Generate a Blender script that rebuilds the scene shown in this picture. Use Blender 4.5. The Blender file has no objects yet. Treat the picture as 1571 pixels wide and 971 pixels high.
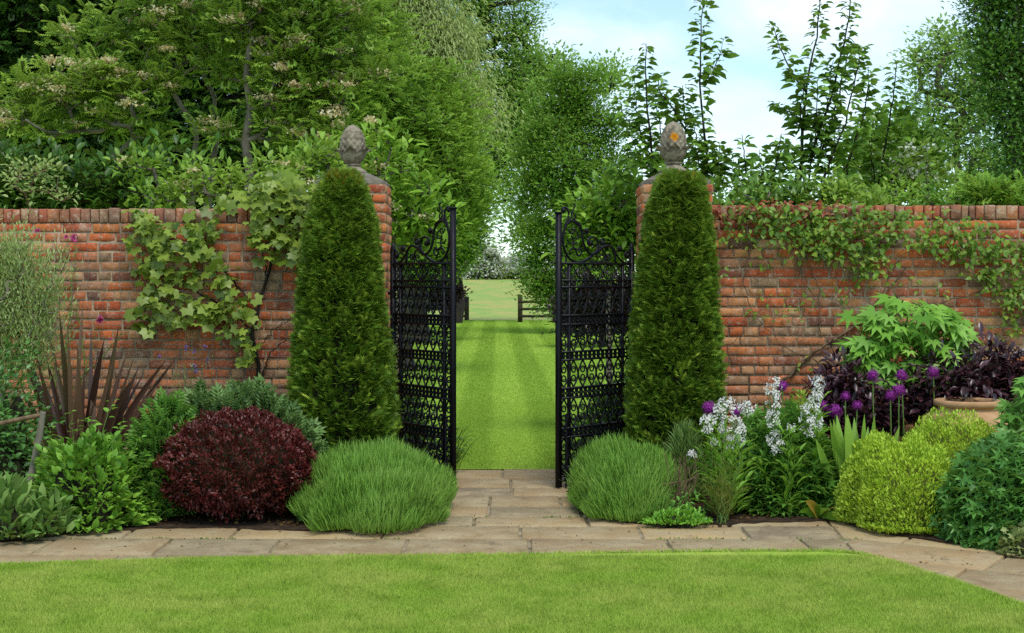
import bpy, math, random
import numpy as np
R = math.radians
rng = np.random.default_rng(11)
random.seed(5)
S = bpy.context.scene
COL = S.collection
F, CX, HY, HC = 2150.0, 785.5, 432.0, 1.545     # focal length and horizon in photo pixels, eye height in metres
YW = 11.0                                        # wall front

def P(px, py, Y): return np.array([(px-CX)*Y/F, Y, HC-(py-HY)*Y/F])
def G(px, py, z=0.0):
    Y = F*(HC-z)/(py-HY); return np.array([(px-CX)*Y/F, Y, z])
def hexc(h):
    h = h.lstrip('#'); v = [int(h[i:i+2], 16)/255 for i in (0, 2, 4)]
    return tuple((c/12.92 if c <= .04045 else ((c+.055)/1.055)**2.4) for c in v)+(1,)
def norm(v): return v/np.maximum(np.linalg.norm(v, axis=-1, keepdims=True), 1e-9)

# ------------------------------------------------------------------ mesh building
class MB:
    def __init__(s): s.V = []; s.T = []; s.Q = []; s.n = 0
    def add(s, V, Fc):
        V = np.asarray(V, float).reshape(-1, 3)
        if len(V) == 0: return s
        Fc = np.asarray(Fc)
        (s.T if Fc.shape[1] == 3 else s.Q).append(Fc+s.n)
        s.V.append(V); s.n += len(V); return s
    def box(s, a, b):
        (x0, y0, z0), (x1, y1, z1) = a, b
        V = [(x0,y0,z0),(x1,y0,z0),(x1,y1,z0),(x0,y1,z0),(x0,y0,z1),(x1,y0,z1),(x1,y1,z1),(x0,y1,z1)]
        return s.add(V, [(3,2,1,0),(4,5,6,7),(0,1,5,4),(1,2,6,5),(2,3,7,6),(3,0,4,7)])
    def tube(s, pts, r, k=6, cap=True):
        pts = np.asarray(pts, float); n = len(pts)
        r = np.broadcast_to(np.asarray(r, float), (n,))
        t = norm(np.gradient(pts, axis=0))
        ref = np.array([.31, .82, .17]) if abs(t[n//2][2]) > .6 else np.array([.05, .1, 1.])
        a = norm(np.cross(t, ref)); b = np.cross(t, a)
        th = np.arange(k)*2*math.pi/k
        V = pts[:,None]+r[:,None,None]*(np.cos(th)[None,:,None]*a[:,None]+np.sin(th)[None,:,None]*b[:,None])
        i = np.arange(n-1)[:,None]*k; j = np.arange(k)[None]; j2 = (j+1) % k
        Q = np.stack([i+j, i+j2, i+k+j2, i+k+j], -1).reshape(-1, 4)
        base = s.n
        s.add(V, Q)
        if cap:
            V2 = np.vstack([V[0], pts[:1], V[-1], pts[-1:]])
            T = [(k, (q+1) % k, q) for q in range(k)]+[(2*k+1, k+1+q, k+1+(q+1) % k) for q in range(k)]
            s.add(V2, T)
        return s
    def lathe(s, prof, c, k=32, mod=None):
        prof = np.asarray(prof, float); n = len(prof)
        th = np.arange(k)*2*math.pi/k
        rr = np.repeat(prof[:,:1], k, 1); zz = np.repeat(prof[:,1:2], k, 1)
        if mod is not None: rr = rr*mod(np.linspace(0, 1, n)[:,None], th[None])
        V = np.stack([c[0]+rr*np.cos(th), c[1]+rr*np.sin(th), c[2]+zz], -1)
        i = np.arange(n-1)[:,None]*k; j = np.arange(k)[None]; j2 = (j+1) % k
        return s.add(V, np.stack([i+j, i+j2, i+k+j2, i+k+j], -1).reshape(-1, 4))
    def ball(s, c, r, k=8):
        a = np.linspace(0, math.pi, k//2+2)
        r = np.broadcast_to(np.asarray(r, float), (3,))
        th = np.arange(k)*2*math.pi/k
        V = np.stack([c[0]+r[0]*np.sin(a)[:,None]*np.cos(th), c[1]+r[1]*np.sin(a)[:,None]*np.sin(th), c[2]-r[2]*np.cos(a)[:,None]+0*th], -1)
        n = len(a); i = np.arange(n-1)[:,None]*k; j = np.arange(k)[None]; j2 = (j+1) % k
        return s.add(V, np.stack([i+j, i+j2, i+k+j2, i+k+j], -1).reshape(-1, 4))
    def build(s, name, mat, root=None, smooth=False, flip=None):
        V = np.vstack(s.V)
        off = np.array(root.get('org', (0,0,0))) if root is not None else np.zeros(3)
        V = V-off
        T = np.vstack(s.T) if s.T else np.zeros((0,3), int)
        Q = np.vstack(s.Q) if s.Q else np.zeros((0,4), int)
        me = bpy.data.meshes.new(name)
        me.vertices.add(len(V)); me.vertices.foreach_set('co', V.astype(np.float32).ravel())
        loops = np.concatenate([T.ravel(), Q.ravel()]).astype(np.int32)
        me.loops.add(len(loops)); me.loops.foreach_set('vertex_index', loops)
        me.polygons.add(len(T)+len(Q))
        st = np.concatenate([np.arange(len(T))*3, len(T)*3+np.arange(len(Q))*4]).astype(np.int32)
        me.polygons.foreach_set('loop_start', st)
        me.update(calc_edges=True)
        me.validate()
        if smooth: me.polygons.foreach_set('use_smooth', np.ones(len(me.polygons), bool))
        me.materials.append(mat)
        o = bpy.data.objects.new(name, me); COL.objects.link(o)
        if root is not None:
            o.parent = root; o['org'] = tuple(float(x) for x in off)
        return o

def tag(o, label=None, cat=None, group=None, kind=None):
    if label: o['label'] = label
    if cat: o['category'] = cat
    if group: o['group'] = group
    if kind: o['kind'] = kind
    return o
def thing(name, label, cat, loc, group=None):
    o = bpy.data.objects.new(name, None); COL.objects.link(o)
    o.location = tuple(float(x) for x in loc); o['org'] = tuple(float(x) for x in loc)
    o.empty_display_size = .1
    return tag(o, label, cat, group, 'thing')

# ------------------------------------------------------------------ materials
def newmat(name):
    m = bpy.data.materials.new(name); m.use_nodes = True
    nt = m.node_tree; nt.nodes.clear()
    out = nt.nodes.new('ShaderNodeOutputMaterial')
    return m, nt, nt.nodes, nt.links, out
def ramp(N, cols, pos=None, interp='LINEAR'):
    r = N.new('ShaderNodeValToRGB'); r.color_ramp.interpolation = interp
    n = len(cols); pos = pos or [i/max(n-1, 1) for i in range(n)]
    e = r.color_ramp.elements
    while len(e) < n: e.new(.5)
    for i, c in enumerate(cols): e[i].position = pos[i]; e[i].color = c if not isinstance(c, str) else hexc(c)
    return r
def noise(N, L, scale, detail=3, rough=.55, coord=None, dist=0):
    t = N.new('ShaderNodeTexNoise'); t.inputs['Scale'].default_value = scale
    t.inputs['Detail'].default_value = detail; t.inputs['Roughness'].default_value = rough; t.inputs['Distortion'].default_value = dist
    if coord is not None: L.new(coord, t.inputs['Vector'])
    return t
def mixc(N, L, fac, a, b, mode='MIX'):
    m = N.new('ShaderNodeMix'); m.data_type = 'RGBA'; m.blend_type = mode
    for sock, v in ((m.inputs[0], fac), (m.inputs[6], a), (m.inputs[7], b)):
        if hasattr(v, 'links') or isinstance(v, bpy.types.NodeSocket): L.new(v, sock)
        else: sock.default_value = v if not isinstance(v, str) else hexc(v)
    return m.outputs[2]
def objco(N):
    return N.new('ShaderNodeTexCoord').outputs['Object']
def leaf_mat(name, cols, trans=.3, gloss=.05, rough=.4, clump=None, cscale=3.0, tone=(1, 1, 1)):
    """leaf colours picked per leaf; clump = second colour that drifts through the plant in patches"""
    m, nt, N, L, out = newmat(name)
    gloss *= .5
    def warm(h):
        q = hexc(h) if isinstance(h, str) else h
        return (q[0]*1.48, q[1]*1.36, q[2]*1.10, 1) if q[1] > q[0]*1.02 and q[1] > q[2]*1.35 else q
    shade = lambda h: tuple(c*t**2.2 for c, t in zip(hexc(h)[:3], tone))+(1,)
    cols = [shade(h) for h in cols]; clump = shade(clump) if clump else None
    h0 = cols[0]; green = h0[1] > h0[0]*1.02 and h0[1] > h0[2]*1.2
    cols = [warm(h) for h in cols]; clump = warm(clump) if clump else None
    g = N.new('ShaderNodeNewGeometry')
    r = ramp(N, cols); L.new(g.outputs['Random Per Island'], r.inputs[0])
    c = r.outputs[0]
    if clump:
        n = noise(N, L, cscale, 2, .5, objco(N))
        rr = ramp(N, ['#000000', '#ffffff'], [.42, .66]); L.new(n.outputs[0], rr.inputs[0])
        mm = N.new('ShaderNodeMath'); mm.operation = 'MULTIPLY'; mm.inputs[1].default_value = .6; L.new(rr.outputs[0], mm.inputs[0])
        c = mixc(N, L, mm.outputs[0], c, clump)
    d = N.new('ShaderNodeBsdfDiffuse'); L.new(c, d.inputs[0])
    sh = d.outputs[0]
    if trans > 0:
        t = N.new('ShaderNodeBsdfTranslucent'); L.new(mixc(N, L, .35, c, '#a4b448') if green else c, t.inputs[0])
        mx = N.new('ShaderNodeMixShader'); mx.inputs[0].default_value = trans
        L.new(sh, mx.inputs[1]); L.new(t.outputs[0], mx.inputs[2]); sh = mx.outputs[0]
    if gloss > 0:
        gl = N.new('ShaderNodeBsdfGlossy'); gl.inputs['Roughness'].default_value = rough
        mx = N.new('ShaderNodeMixShader'); mx.inputs[0].default_value = gloss
        L.new(sh, mx.inputs[1]); L.new(gl.outputs[0], mx.inputs[2]); sh = mx.outputs[0]
    L.new(sh, out.inputs[0])
    return m
def rough_mat(name, cols, scale=8, rough=.85, detail=6, bump=0, bscale=30, stretch=None, metal=0, spec=.3):
    m, nt, N, L, out = newmat(name)
    co = objco(N)
    if stretch:
        mp = N.new('ShaderNodeMapping'); mp.inputs['Scale'].default_value = stretch; L.new(co, mp.inputs[0]); co = mp.outputs[0]
    n = noise(N, L, scale, detail, .6, co)
    r = ramp(N, cols, [.3+.4*i/max(len(cols)-1, 1) for i in range(len(cols))]); L.new(n.outputs[0], r.inputs[0])
    b = N.new('ShaderNodeBsdfPrincipled'); b.inputs['Roughness'].default_value = rough
    b.inputs['Metallic'].default_value = metal; b.inputs['Specular IOR Level'].default_value = spec
    L.new(r.outputs[0], b.inputs[0])
    if bump:
        n2 = noise(N, L, bscale, 5, .6, co)
        bp = N.new('ShaderNodeBump'); bp.inputs['Strength'].default_value = bump; bp.inputs['Distance'].default_value = .02
        L.new(n2.outputs[0], bp.inputs['Height']); L.new(bp.outputs[0], b.inputs['Normal'])
    L.new(b.outputs[0], out.inputs[0])
    return m

BARK = rough_mat('bark', ['#2a241c', '#4a4236', '#6a6254'], 12, .9, bump=.6, stretch=(1,1,.25))
BARK_GREY = rough_mat('grey_bark', ['#4e483c', '#766e60', '#8d8676'], 10, .9, bump=.4, stretch=(1,1,.3))
BARK_DARK = rough_mat('dark_bark', ['#1b1712', '#2e2820', '#3c352a'], 10, .9, bump=.5, stretch=(1,1,.3))
TWIG = rough_mat('twig', ['#4a3a2a', '#6b5640', '#8a7458'], 20, .85)
GREENSTEM = rough_mat('green_stem', ['#4c6a2c', '#6d8a3e'], 20, .6)
CORE = rough_mat('shaded_core_and_twigs', ['#1c1a10', '#2a2a16', '#34361c'], 25, .95)  # dark colour stands in for shade inside bushes; also used on berberis branches
IRON = None

# ------------------------------------------------------------------ leaf templates: x across, y along, z along normal
def tpl(V, T): return np.array(V, float), np.array(T, int)
DIAMOND = tpl([(0,0,0),(.5,.42,.09),(0,1,-.12),(-.5,.42,.09)], [(0,1,2),(0,2,3)])
LEAF = tpl([(0,0,0),(0,.5,.02),(0,1,-.16),(.42,.28,.1),(.38,.66,.05),(-.42,.28,.1),(-.38,.66,.05)],
           [(0,3,1),(1,3,4),(1,4,2),(0,1,5),(1,6,5),(1,2,6)])
BLADE = tpl([(-.5,0,0),(.5,0,0),(0,1,-.12)], [(0,1,2)])
BLADE2 = tpl([(-.5,0,0),(.5,0,0),(.42,.55,.05),(-.42,.55,.05),(0,1,-.14)], [(0,1,2),(0,2,3),(3,2,4)])
def lobed(k, depth, teeth=0):
    V = [(0, .3, .0)]; n = k*2
    lens = []
    for i in range(n+1):
        a = R(-150+300*i/n); tip = i % 2 == 1
        r = (.72 if tip else .72*depth)*(1-.22*abs(math.sin(a/2)))
        V.append((r*math.sin(a)*1.15, .3+r*math.cos(a)*.95, -.16*r*r*2+(.05 if not tip else -.02)))
    V.append((0, .22, .05))
    T = [(0, i+1, i+2) if False else (0, i+2, i+1) for i in range(n)]
    return tpl(V, T)
VINE5 = lobed(5, .72)
PALM7 = lobed(7, .45)
PALM5 = lobed(5, .42)
def pinnate(pairs):
    ys = [0]+[.22+.62*i/(pairs-1) for i in range(pairs)]; n = len(ys)
    V = [(0, y, -.08*y*y) for y in ys]+[(.012, y, -.08*y*y) for y in ys]
    T = [t for i in range(n-1) for t in ((i, n+i, n+i+1), (i, n+i+1, i+1))]
    def lf(k, dx, dy, L, w):
        bx, by, bz = V[k]; px, py = -dy, dx; b = len(V)
        V.extend([(bx+dx*L*.45+px*w,by+dy*L*.45+py*w,bz+.03),(bx+dx*L,by+dy*L,bz-.05-.05*by),(bx+dx*L*.45-px*w,by+dy*L*.45-py*w,bz+.03)])
        T.extend([(k,b,b+1),(k,b+1,b+2)])
    for i in range(1, n):
        for sg in (1, -1): lf(i, sg*.86, .5, .42*(1-.35*abs((i-1)/(pairs-1)-.4)), .08)
    lf(n-1, 0, 1, .34, .085)
    return tpl(V, T)
PINN = pinnate(5)
def sprig(n, spread, w, up=.5):
    V = [(0, .62*i/n, 0) for i in range(n+1)]; T = []
    for i in range(n):
        a = i*2.4; dx = math.cos(a)*spread; dz = math.sin(a)*spread*.8; L = .55
        V.append((dx*L*1.2, .62*i/n+L*up+.1, dz*L*1.2)); T.append((i, i+1, len(V)-1))
    return tpl(V, T)
def spray(pairs):
    V = [(0, i/pairs*.85, .05*math.sin(i/pairs*2.6)) for i in range(pairs+1)]; T = []
    for i in range(pairs):
        y = (i+.2)/pairs; L = .36*(1-.45*y)
        for sg in (1, -1):
            V.append((sg*L, V[i][1]+.62*L+.12, .05-.12*L)); k = len(V)-1
            T.append((i, i+1, k) if sg < 0 else (i+1, i, k))
    V += [(.05, .85, .03), (0, 1.06, -.02)]; T.append((pairs, len(V)-2, len(V)-1))
    return tpl(V, T)
YEWSPRIG = spray(6)
FLOWER4 = tpl([(0,.0,0),(.5,.15,.1),(.45,.5,.05),(.1,.42,0),(-.5,.15,.1),(-.45,.5,.05),(-.1,.42,0),(.4,-.35,.05),(.05,-.45,.1),(-.4,-.35,.05),(-.05,-.45,.1)],
              [(0,1,2),(0,2,3),(0,5,4),(0,6,5),(0,7,8),(0,10,9)])

def place(mb, t, pos, d, nrm, L, W=1.0):
    """W is width as a share of length"""
    TV, TF = t; n = len(pos)
    if n == 0: return
    pos = np.asarray(pos, float)
    d = norm(d); side = norm(np.cross(d, nrm)); nn = np.cross(side, d)
    L = np.broadcast_to(np.asarray(L, float), (n,))[:,None,None]; W = np.broadcast_to(np.asarray(W, float), (n,))[:,None,None]
    V = pos[:,None]+L*(TV[None,:,1:2]*d[:,None]+W*TV[None,:,0:1]*side[:,None]+TV[None,:,2:3]*nn[:,None])
    k = len(TV)
    mb.add(V.reshape(-1, 3), (TF[None]+(np.arange(n)*k)[:,None,None]).reshape(-1, 3))
def rdir(n): return norm(rng.normal(size=(n, 3)))
UP = np.array([0, 0, 1.])
def sphere_surf(n, zmin=-.2):
    z = rng.uniform(zmin, 1, n); a = rng.uniform(0, 2*math.pi, n); r = np.sqrt(1-z*z)
    return np.stack([r*np.cos(a), r*np.sin(a), z], -1)
def lump(u, seed, f=3.0, amp=.12):
    """smooth bumps over directions u"""
    r2 = np.random.default_rng(seed); s = np.zeros(len(u))
    for k in range(7):
        w = r2.normal(size=3)*f*(1+.35*k); s += np.sin(u@w+r2.uniform(0, 6.28))/(1+.35*k)
    return 1+amp*s/2.2

# ------------------------------------------------------------------ mounds, trees, shoots
def mound_geo(x0, x1, ytop, ybase, k=1.0):
    """front base on the ground at row ybase, widest between x0 and x1, top at row ytop"""
    Yf = F*HC/(ybase-HY); Yc = Yf+.4
    for _ in range(6):
        rx = (x1-x0)/2*Yc/F; Yc = Yf+rx*k
    c = np.array([((x0+x1)/2-CX)*Yc/F, Yc, 0.])
    h = HC-(ytop-HY)*(Yc)/F
    return c, np.array([rx, rx*k, h])
def mound_leaves(c, rad, n, t, L, W, out=.6, up=.5, rand=.4, nup=1.0, shell=.75, seed=1, amp=.1, f=3.0, box=1.0, zmin=-.15, mb=None, zbase=.02, face=None):
    u = sphere_surf(n, zmin)
    if face is not None:
        keep = (u[:,1] < face); u = u[keep]; n = len(u)
    lo = lump(u, seed, f, amp)
    sh = np.maximum(shell, 1-np.abs(rng.normal(0, (1-shell)*.6, n)))
    ub = np.sign(u)*np.abs(u)**box
    pos = c+ub*rad*(lo*sh)[:,None]
    pos[:,2] = np.where(pos[:,2] < zbase, zbase+np.abs(pos[:,2]-zbase)*.25, pos[:,2])
    on = norm(u/rad)
    d = norm(on*out+UP*up+rdir(n)*rand)
    nn = norm(on*.6+UP*nup+rdir(n)*.35)
    mb = mb or MB()
    place(mb, t, pos, d, nn, L*rng.uniform(.7, 1.25, n), W)
    return mb
def core_blob(c, rad, s=.72, seed=1, amp=.1, f=3.0):  # closed hull that fills a mound behind its leaves
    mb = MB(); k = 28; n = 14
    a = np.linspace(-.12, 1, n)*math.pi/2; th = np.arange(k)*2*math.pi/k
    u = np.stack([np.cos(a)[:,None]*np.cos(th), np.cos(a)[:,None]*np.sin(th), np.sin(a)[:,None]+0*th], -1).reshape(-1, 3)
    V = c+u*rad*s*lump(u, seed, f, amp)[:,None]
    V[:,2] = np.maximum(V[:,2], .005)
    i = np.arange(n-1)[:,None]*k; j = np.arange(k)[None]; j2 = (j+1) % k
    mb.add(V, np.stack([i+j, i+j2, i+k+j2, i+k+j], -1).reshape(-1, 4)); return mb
def mound(name, label, cat, geo, n, t, L, W, mat, group=None, core=.7, coremat=None, partname='foliage', **kw):
    c, rad = geo
    o = thing(name, label, cat, (c[0], c[1], 0), group)
    mb = mound_leaves(c, rad, n, t, L, W, **kw)
    mb.build(partname, mat, o)
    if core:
        core_blob(c, rad, core, kw.get('seed', 1), kw.get('amp', .1), kw.get('f', 3.0)).build('stems', coremat or CORE, o, True)  # one solid hull, coloured dark to give the mound a shaded inside
    return o

def skeleton(mb, trunk, r0, att, rmin=.006, wiggle=.06, taper=.35, k=5):
    trunk = np.asarray(trunk, float)
    tt = np.linspace(0, 1, 14); seg = np.linspace(0, 1, len(trunk))
    tp = np.stack([np.interp(tt, seg, trunk[:,i]) for i in range(3)], -1)
    tp[1:-1] += rng.normal(0, r0*.25, (len(tp)-2, 3))*[1,1,0]
    h = max(tp[-1][2]-tp[0][2], .1)
    nodes = [p for p in tp]; cnt = []; chains = []
    arr = np.array(nodes); par = [-1]+list(range(len(tp)-1))
    d0 = np.min(np.linalg.norm(att[:,None]-tp[None], axis=2), axis=1)
    for ai in np.argsort(d0):
        a = att[ai]
        arr = np.array(nodes)
        dv = a-arr; dist = np.linalg.norm(dv, axis=1)
        cost = dist+np.maximum(0, -dv[:,2])*.8
        cost[:4] += h*1.0
        b = int(np.argmin(cost)); m = 2 if dist[b] < .6 else 4
        prev = b
        ch = [b]
        for q in range(1, m+1):
            f = q/m
            p = arr[b]+dv[b]*f
            p = p+rng.normal(0, wiggle*dist[b]*.5, 3)*(1-f)*f*3+np.array([0,0,-.08*dist[b]*math.sin(f*math.pi)])
            nodes.append(p); par.append(prev); prev = len(nodes)-1; ch.append(prev)
        chains.append(ch)
    n = len(nodes); c = np.zeros(n)
    for ch in chains: c[ch[-1]] += 1
    for i in range(n-1, -1, -1):
        if par[i] >= 0: c[par[i]] += c[i]
    nodes = np.array(nodes)
    rad = np.maximum(rmin, rmin*np.sqrt(np.maximum(c, 1))*1.25)
    rad = np.minimum(rad, r0*.42)
    tr = r0*(1-(1-taper)*np.linspace(0, 1, len(tp)))
    tr[0] *= 1.25
    mb.tube(tp, tr, 9)
    for ch in chains:
        rr = rad[ch].copy(); rr[0] = min(rr[0], rr[1]*1.15) if len(rr) > 1 else rr[0]
        mb.tube(nodes[ch], rr, k, cap=False)
    return nodes

def in_blobs(blobs, n, shell=.45, zsq=1.0):
    """random points in ellipsoids given as (px, py, rx, ry, Y[, depth share])"""
    vols = np.array([b[2]*b[3] for b in blobs], float)**.9; cnt = rng.multinomial(n, vols/vols.sum())
    out = []
    for b, k in zip(blobs, cnt):
        px, py, rx, ry, Y = b[:5]; dep = b[5] if len(b) > 5 else 1.0
        c = P(px, py, Y); s = Y/F
        u = rdir(k)*(shell+(1-shell)*rng.uniform(0, 1, (k, 1))**.5)
        out.append(c+u*np.array([rx*s, rx*s*dep, ry*s]))
    return np.vstack(out)
def leaf_clusters(mb, att, per, sig, t, L, W, up=.3, out=.7, droop=.0, flat=.6, nup=1.2, rand=.5):
    n = len(att)*per
    a = np.repeat(att, per, 0)
    off = rng.normal(size=(n, 3))*sig*np.array([1, 1, flat])
    d = norm(off)*out+UP*up+rdir(n)*rand-UP*droop
    nn = UP*nup+rdir(n)*.38+np.array([0, -.4, 0])
    place(mb, t, a+off, d, nn, L*rng.uniform(.65, 1.3, n), W)
def tree(name, label, cat, base, top, r0, blobs, natt, per, sig, t, L, W, mat, bark, group=None, shell=.45, rmin=.006, flowers=None, trunks=None, zmin=.35, **kw):
    o = thing(name, label, cat, base, group)
    att = in_blobs(blobs, natt, shell)
    att = att[att[:,2] > zmin]
    wood = MB()
    for tk in (trunks or [(base, top)]):
        pass
    tks = trunks or [[base, top]]
    if len(tks) == 1: skeleton(wood, tks[0], r0, att, rmin)
    else:
        tops = np.array([np.asarray(tk[-1]) for tk in tks])
        own = np.argmin(np.linalg.norm(att[:,None,:2]-tops[None,:,:2], axis=2), axis=1)
        for i, tk in enumerate(tks): skeleton(wood, tk, r0, att[own == i] if (own == i).any() else att[:1], rmin)
    wood.build('trunk', bark, o, True)
    lv = MB(); leaf_clusters(lv, att, per, sig, t, L, W, **kw)
    lv.build('crown', mat, o)
    if flowers:
        nf, fm, fs, fc = flowers
        front = att[np.argsort(att[:,1]+rng.normal(0, .3*(np.ptp(att[:,1])+.01), len(att)))][:max(nf, int(len(att)*.6))]
        sel = front[rng.choice(len(front), min(nf, len(front)), replace=False)]+np.array([0, -sig*1.1, 0])
        fb = MB(); k = fc
        pos = np.repeat(sel+UP*sig*.55, k, 0)+rng.normal(size=(len(sel)*k, 3))*np.array([1,1,.28])*fs*np.repeat(rng.uniform(.5, 1.1, len(sel)), k)[:,None]
        place(fb, DIAMOND, pos, rdir(len(pos))+UP*.2, UP+rdir(len(pos))*.6, fs*.5*rng.uniform(.6, 1.3, len(pos)), .8)
        fb.build('blossom', fm, o)
    return o

def poly3(pxs, Y, dY=0.0, m=14):
    p = np.array([P(x, y, Y) for x, y in pxs]); s = np.linspace(0, 1, len(p)); q = np.linspace(0, 1, m)
    out = np.stack([np.interp(q, s, p[:,i]) for i in range(3)], -1)
    out[1:-1] += (rng.normal(size=(m-2, 3)))*.006
    out[:,1] += dY*q
    return out
def shoot(wood, leaves, pxs, Y, n, L, W=.55, r=.012, dY=0.0, t=LEAF, f0=.1, sway=.5, pend=.12):
    pts = poly3(pxs, Y, dY)
    wood.tube(pts, np.linspace(r, r*.25, len(pts)), 6)
    q = f0+(1-f0)*np.sort(rng.uniform(0, 1, n)); s = np.linspace(0, 1, len(pts))
    pos = np.stack([np.interp(q, s, pts[:,i]) for i in range(3)], -1)
    tan = norm(np.stack([np.interp(q, s, np.gradient(pts[:,i])) for i in range(3)], -1))
    a = np.arange(n)*2.4+rng.uniform(-.5, .5, n)
    rad = np.stack([np.cos(a), np.sin(a)*.8, 0*a], -1)
    d = norm(rad+tan*.45+UP*(-pend)+rdir(n)*(.25+.5*pend*(pend > .2)))
    pos = pos+rad*rng.uniform(.0, L*.5, n)[:,None]
    place(leaves, t, pos, d, UP*1.0+tan*.3+rdir(n)*sway, L*rng.uniform(.6, 1.2, n)*(1-.35*q**3), W)
    return pts

# ================================================================== camera, sky, sun
cd = bpy.data.cameras.new('camera'); cam = bpy.data.objects.new('camera', cd); COL.objects.link(cam)
cam.location = (0, 0, HC); cam.rotation_euler = (R(90), 0, 0)
cd.sensor_width = 36; cd.lens = 36*F/1571; cd.shift_y = -(485.5-HY)/1571; cd.clip_end = 3000; cd.clip_start = .05
S.camera = cam
SUN_EL, SUN_AZ = 60, 160          # azimuth clockwise from +Y: behind the viewer, a little to the right
w = bpy.data.worlds.new('World'); S.world = w; w.use_nodes = True
nt = w.node_tree; N = nt.nodes; L = nt.links; N.clear()
wo = N.new('ShaderNodeOutputWorld'); bg = N.new('ShaderNodeBackground'); L.new(bg.outputs[0], wo.inputs[0])
sky = N.new('ShaderNodeTexSky'); sky.sky_type = 'NISHITA'; sky.sun_disc = False
sky.sun_elevation = R(SUN_EL); sky.sun_rotation = R(SUN_AZ); sky.air_density = 1.0; sky.dust_density = .3; sky.ozone_density = 2.0
tc = N.new('ShaderNodeTexCoord'); mp = N.new('ShaderNodeMapping'); mp.inputs['Scale'].default_value = (1, 1, 1.9); mp.inputs['Location'].default_value = (.35, .2, .1)
L.new(tc.outputs['Generated'], mp.inputs[0])
cn = noise(N, L, 5.5, 6, .55, mp.outputs[0], .3)
cr = ramp(N, ['#000000', '#ffffff'], [.42, .68]); L.new(cn.outputs[0], cr.inputs[0])
cm = N.new('ShaderNodeMath'); cm.operation = 'MULTIPLY_ADD'; cm.inputs[1].default_value = .56; cm.inputs[2].default_value = .18; L.new(cr.outputs[0], cm.inputs[0])
cs = N.new('ShaderNodeTexNoise'); cs.inputs['Scale'].default_value = 3.0; L.new(mp.outputs[0], cs.inputs[0])
cw = ramp(N, [(6.0,7.0,7.8,1), (8.0,8.4,8.7,1)], [.38, .66]); L.new(cs.outputs[0], cw.inputs[0])
sk = mixc(N, L, 1.0, sky.outputs[0], (.96, 1.16, 1.12, 1), 'MULTIPLY')
mx = mixc(N, L, cm.outputs[0], sk, cw.outputs[0])
L.new(mx, bg.inputs[0]); bg.inputs[1].default_value = .122
sl = bpy.data.lights.new('sun', 'SUN'); sl.energy = 1.7; sl.angle = R(24); sl.color = (1, .95, .87)
so = bpy.data.objects.new('sun', sl); COL.objects.link(so)
so.rotation_euler = (R(90-SUN_EL), 0, R(180-SUN_AZ)); so.location = (0, 0, 30)
vs = S.view_settings; vs.view_transform = 'Standard'; vs.look = 'None'; vs.exposure = .5; vs.gamma = 1; vs.use_curve_mapping = False
S.render.engine = 'CYCLES'
cy = S.cycles; cy.max_bounces = 6; cy.diffuse_bounces = 3; cy.glossy_bounces = 2; cy.transmission_bounces = 4; cy.transparent_max_bounces = 4
cy.caustics_reflective = False; cy.caustics_refractive = False
cy.use_denoising = False

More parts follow.
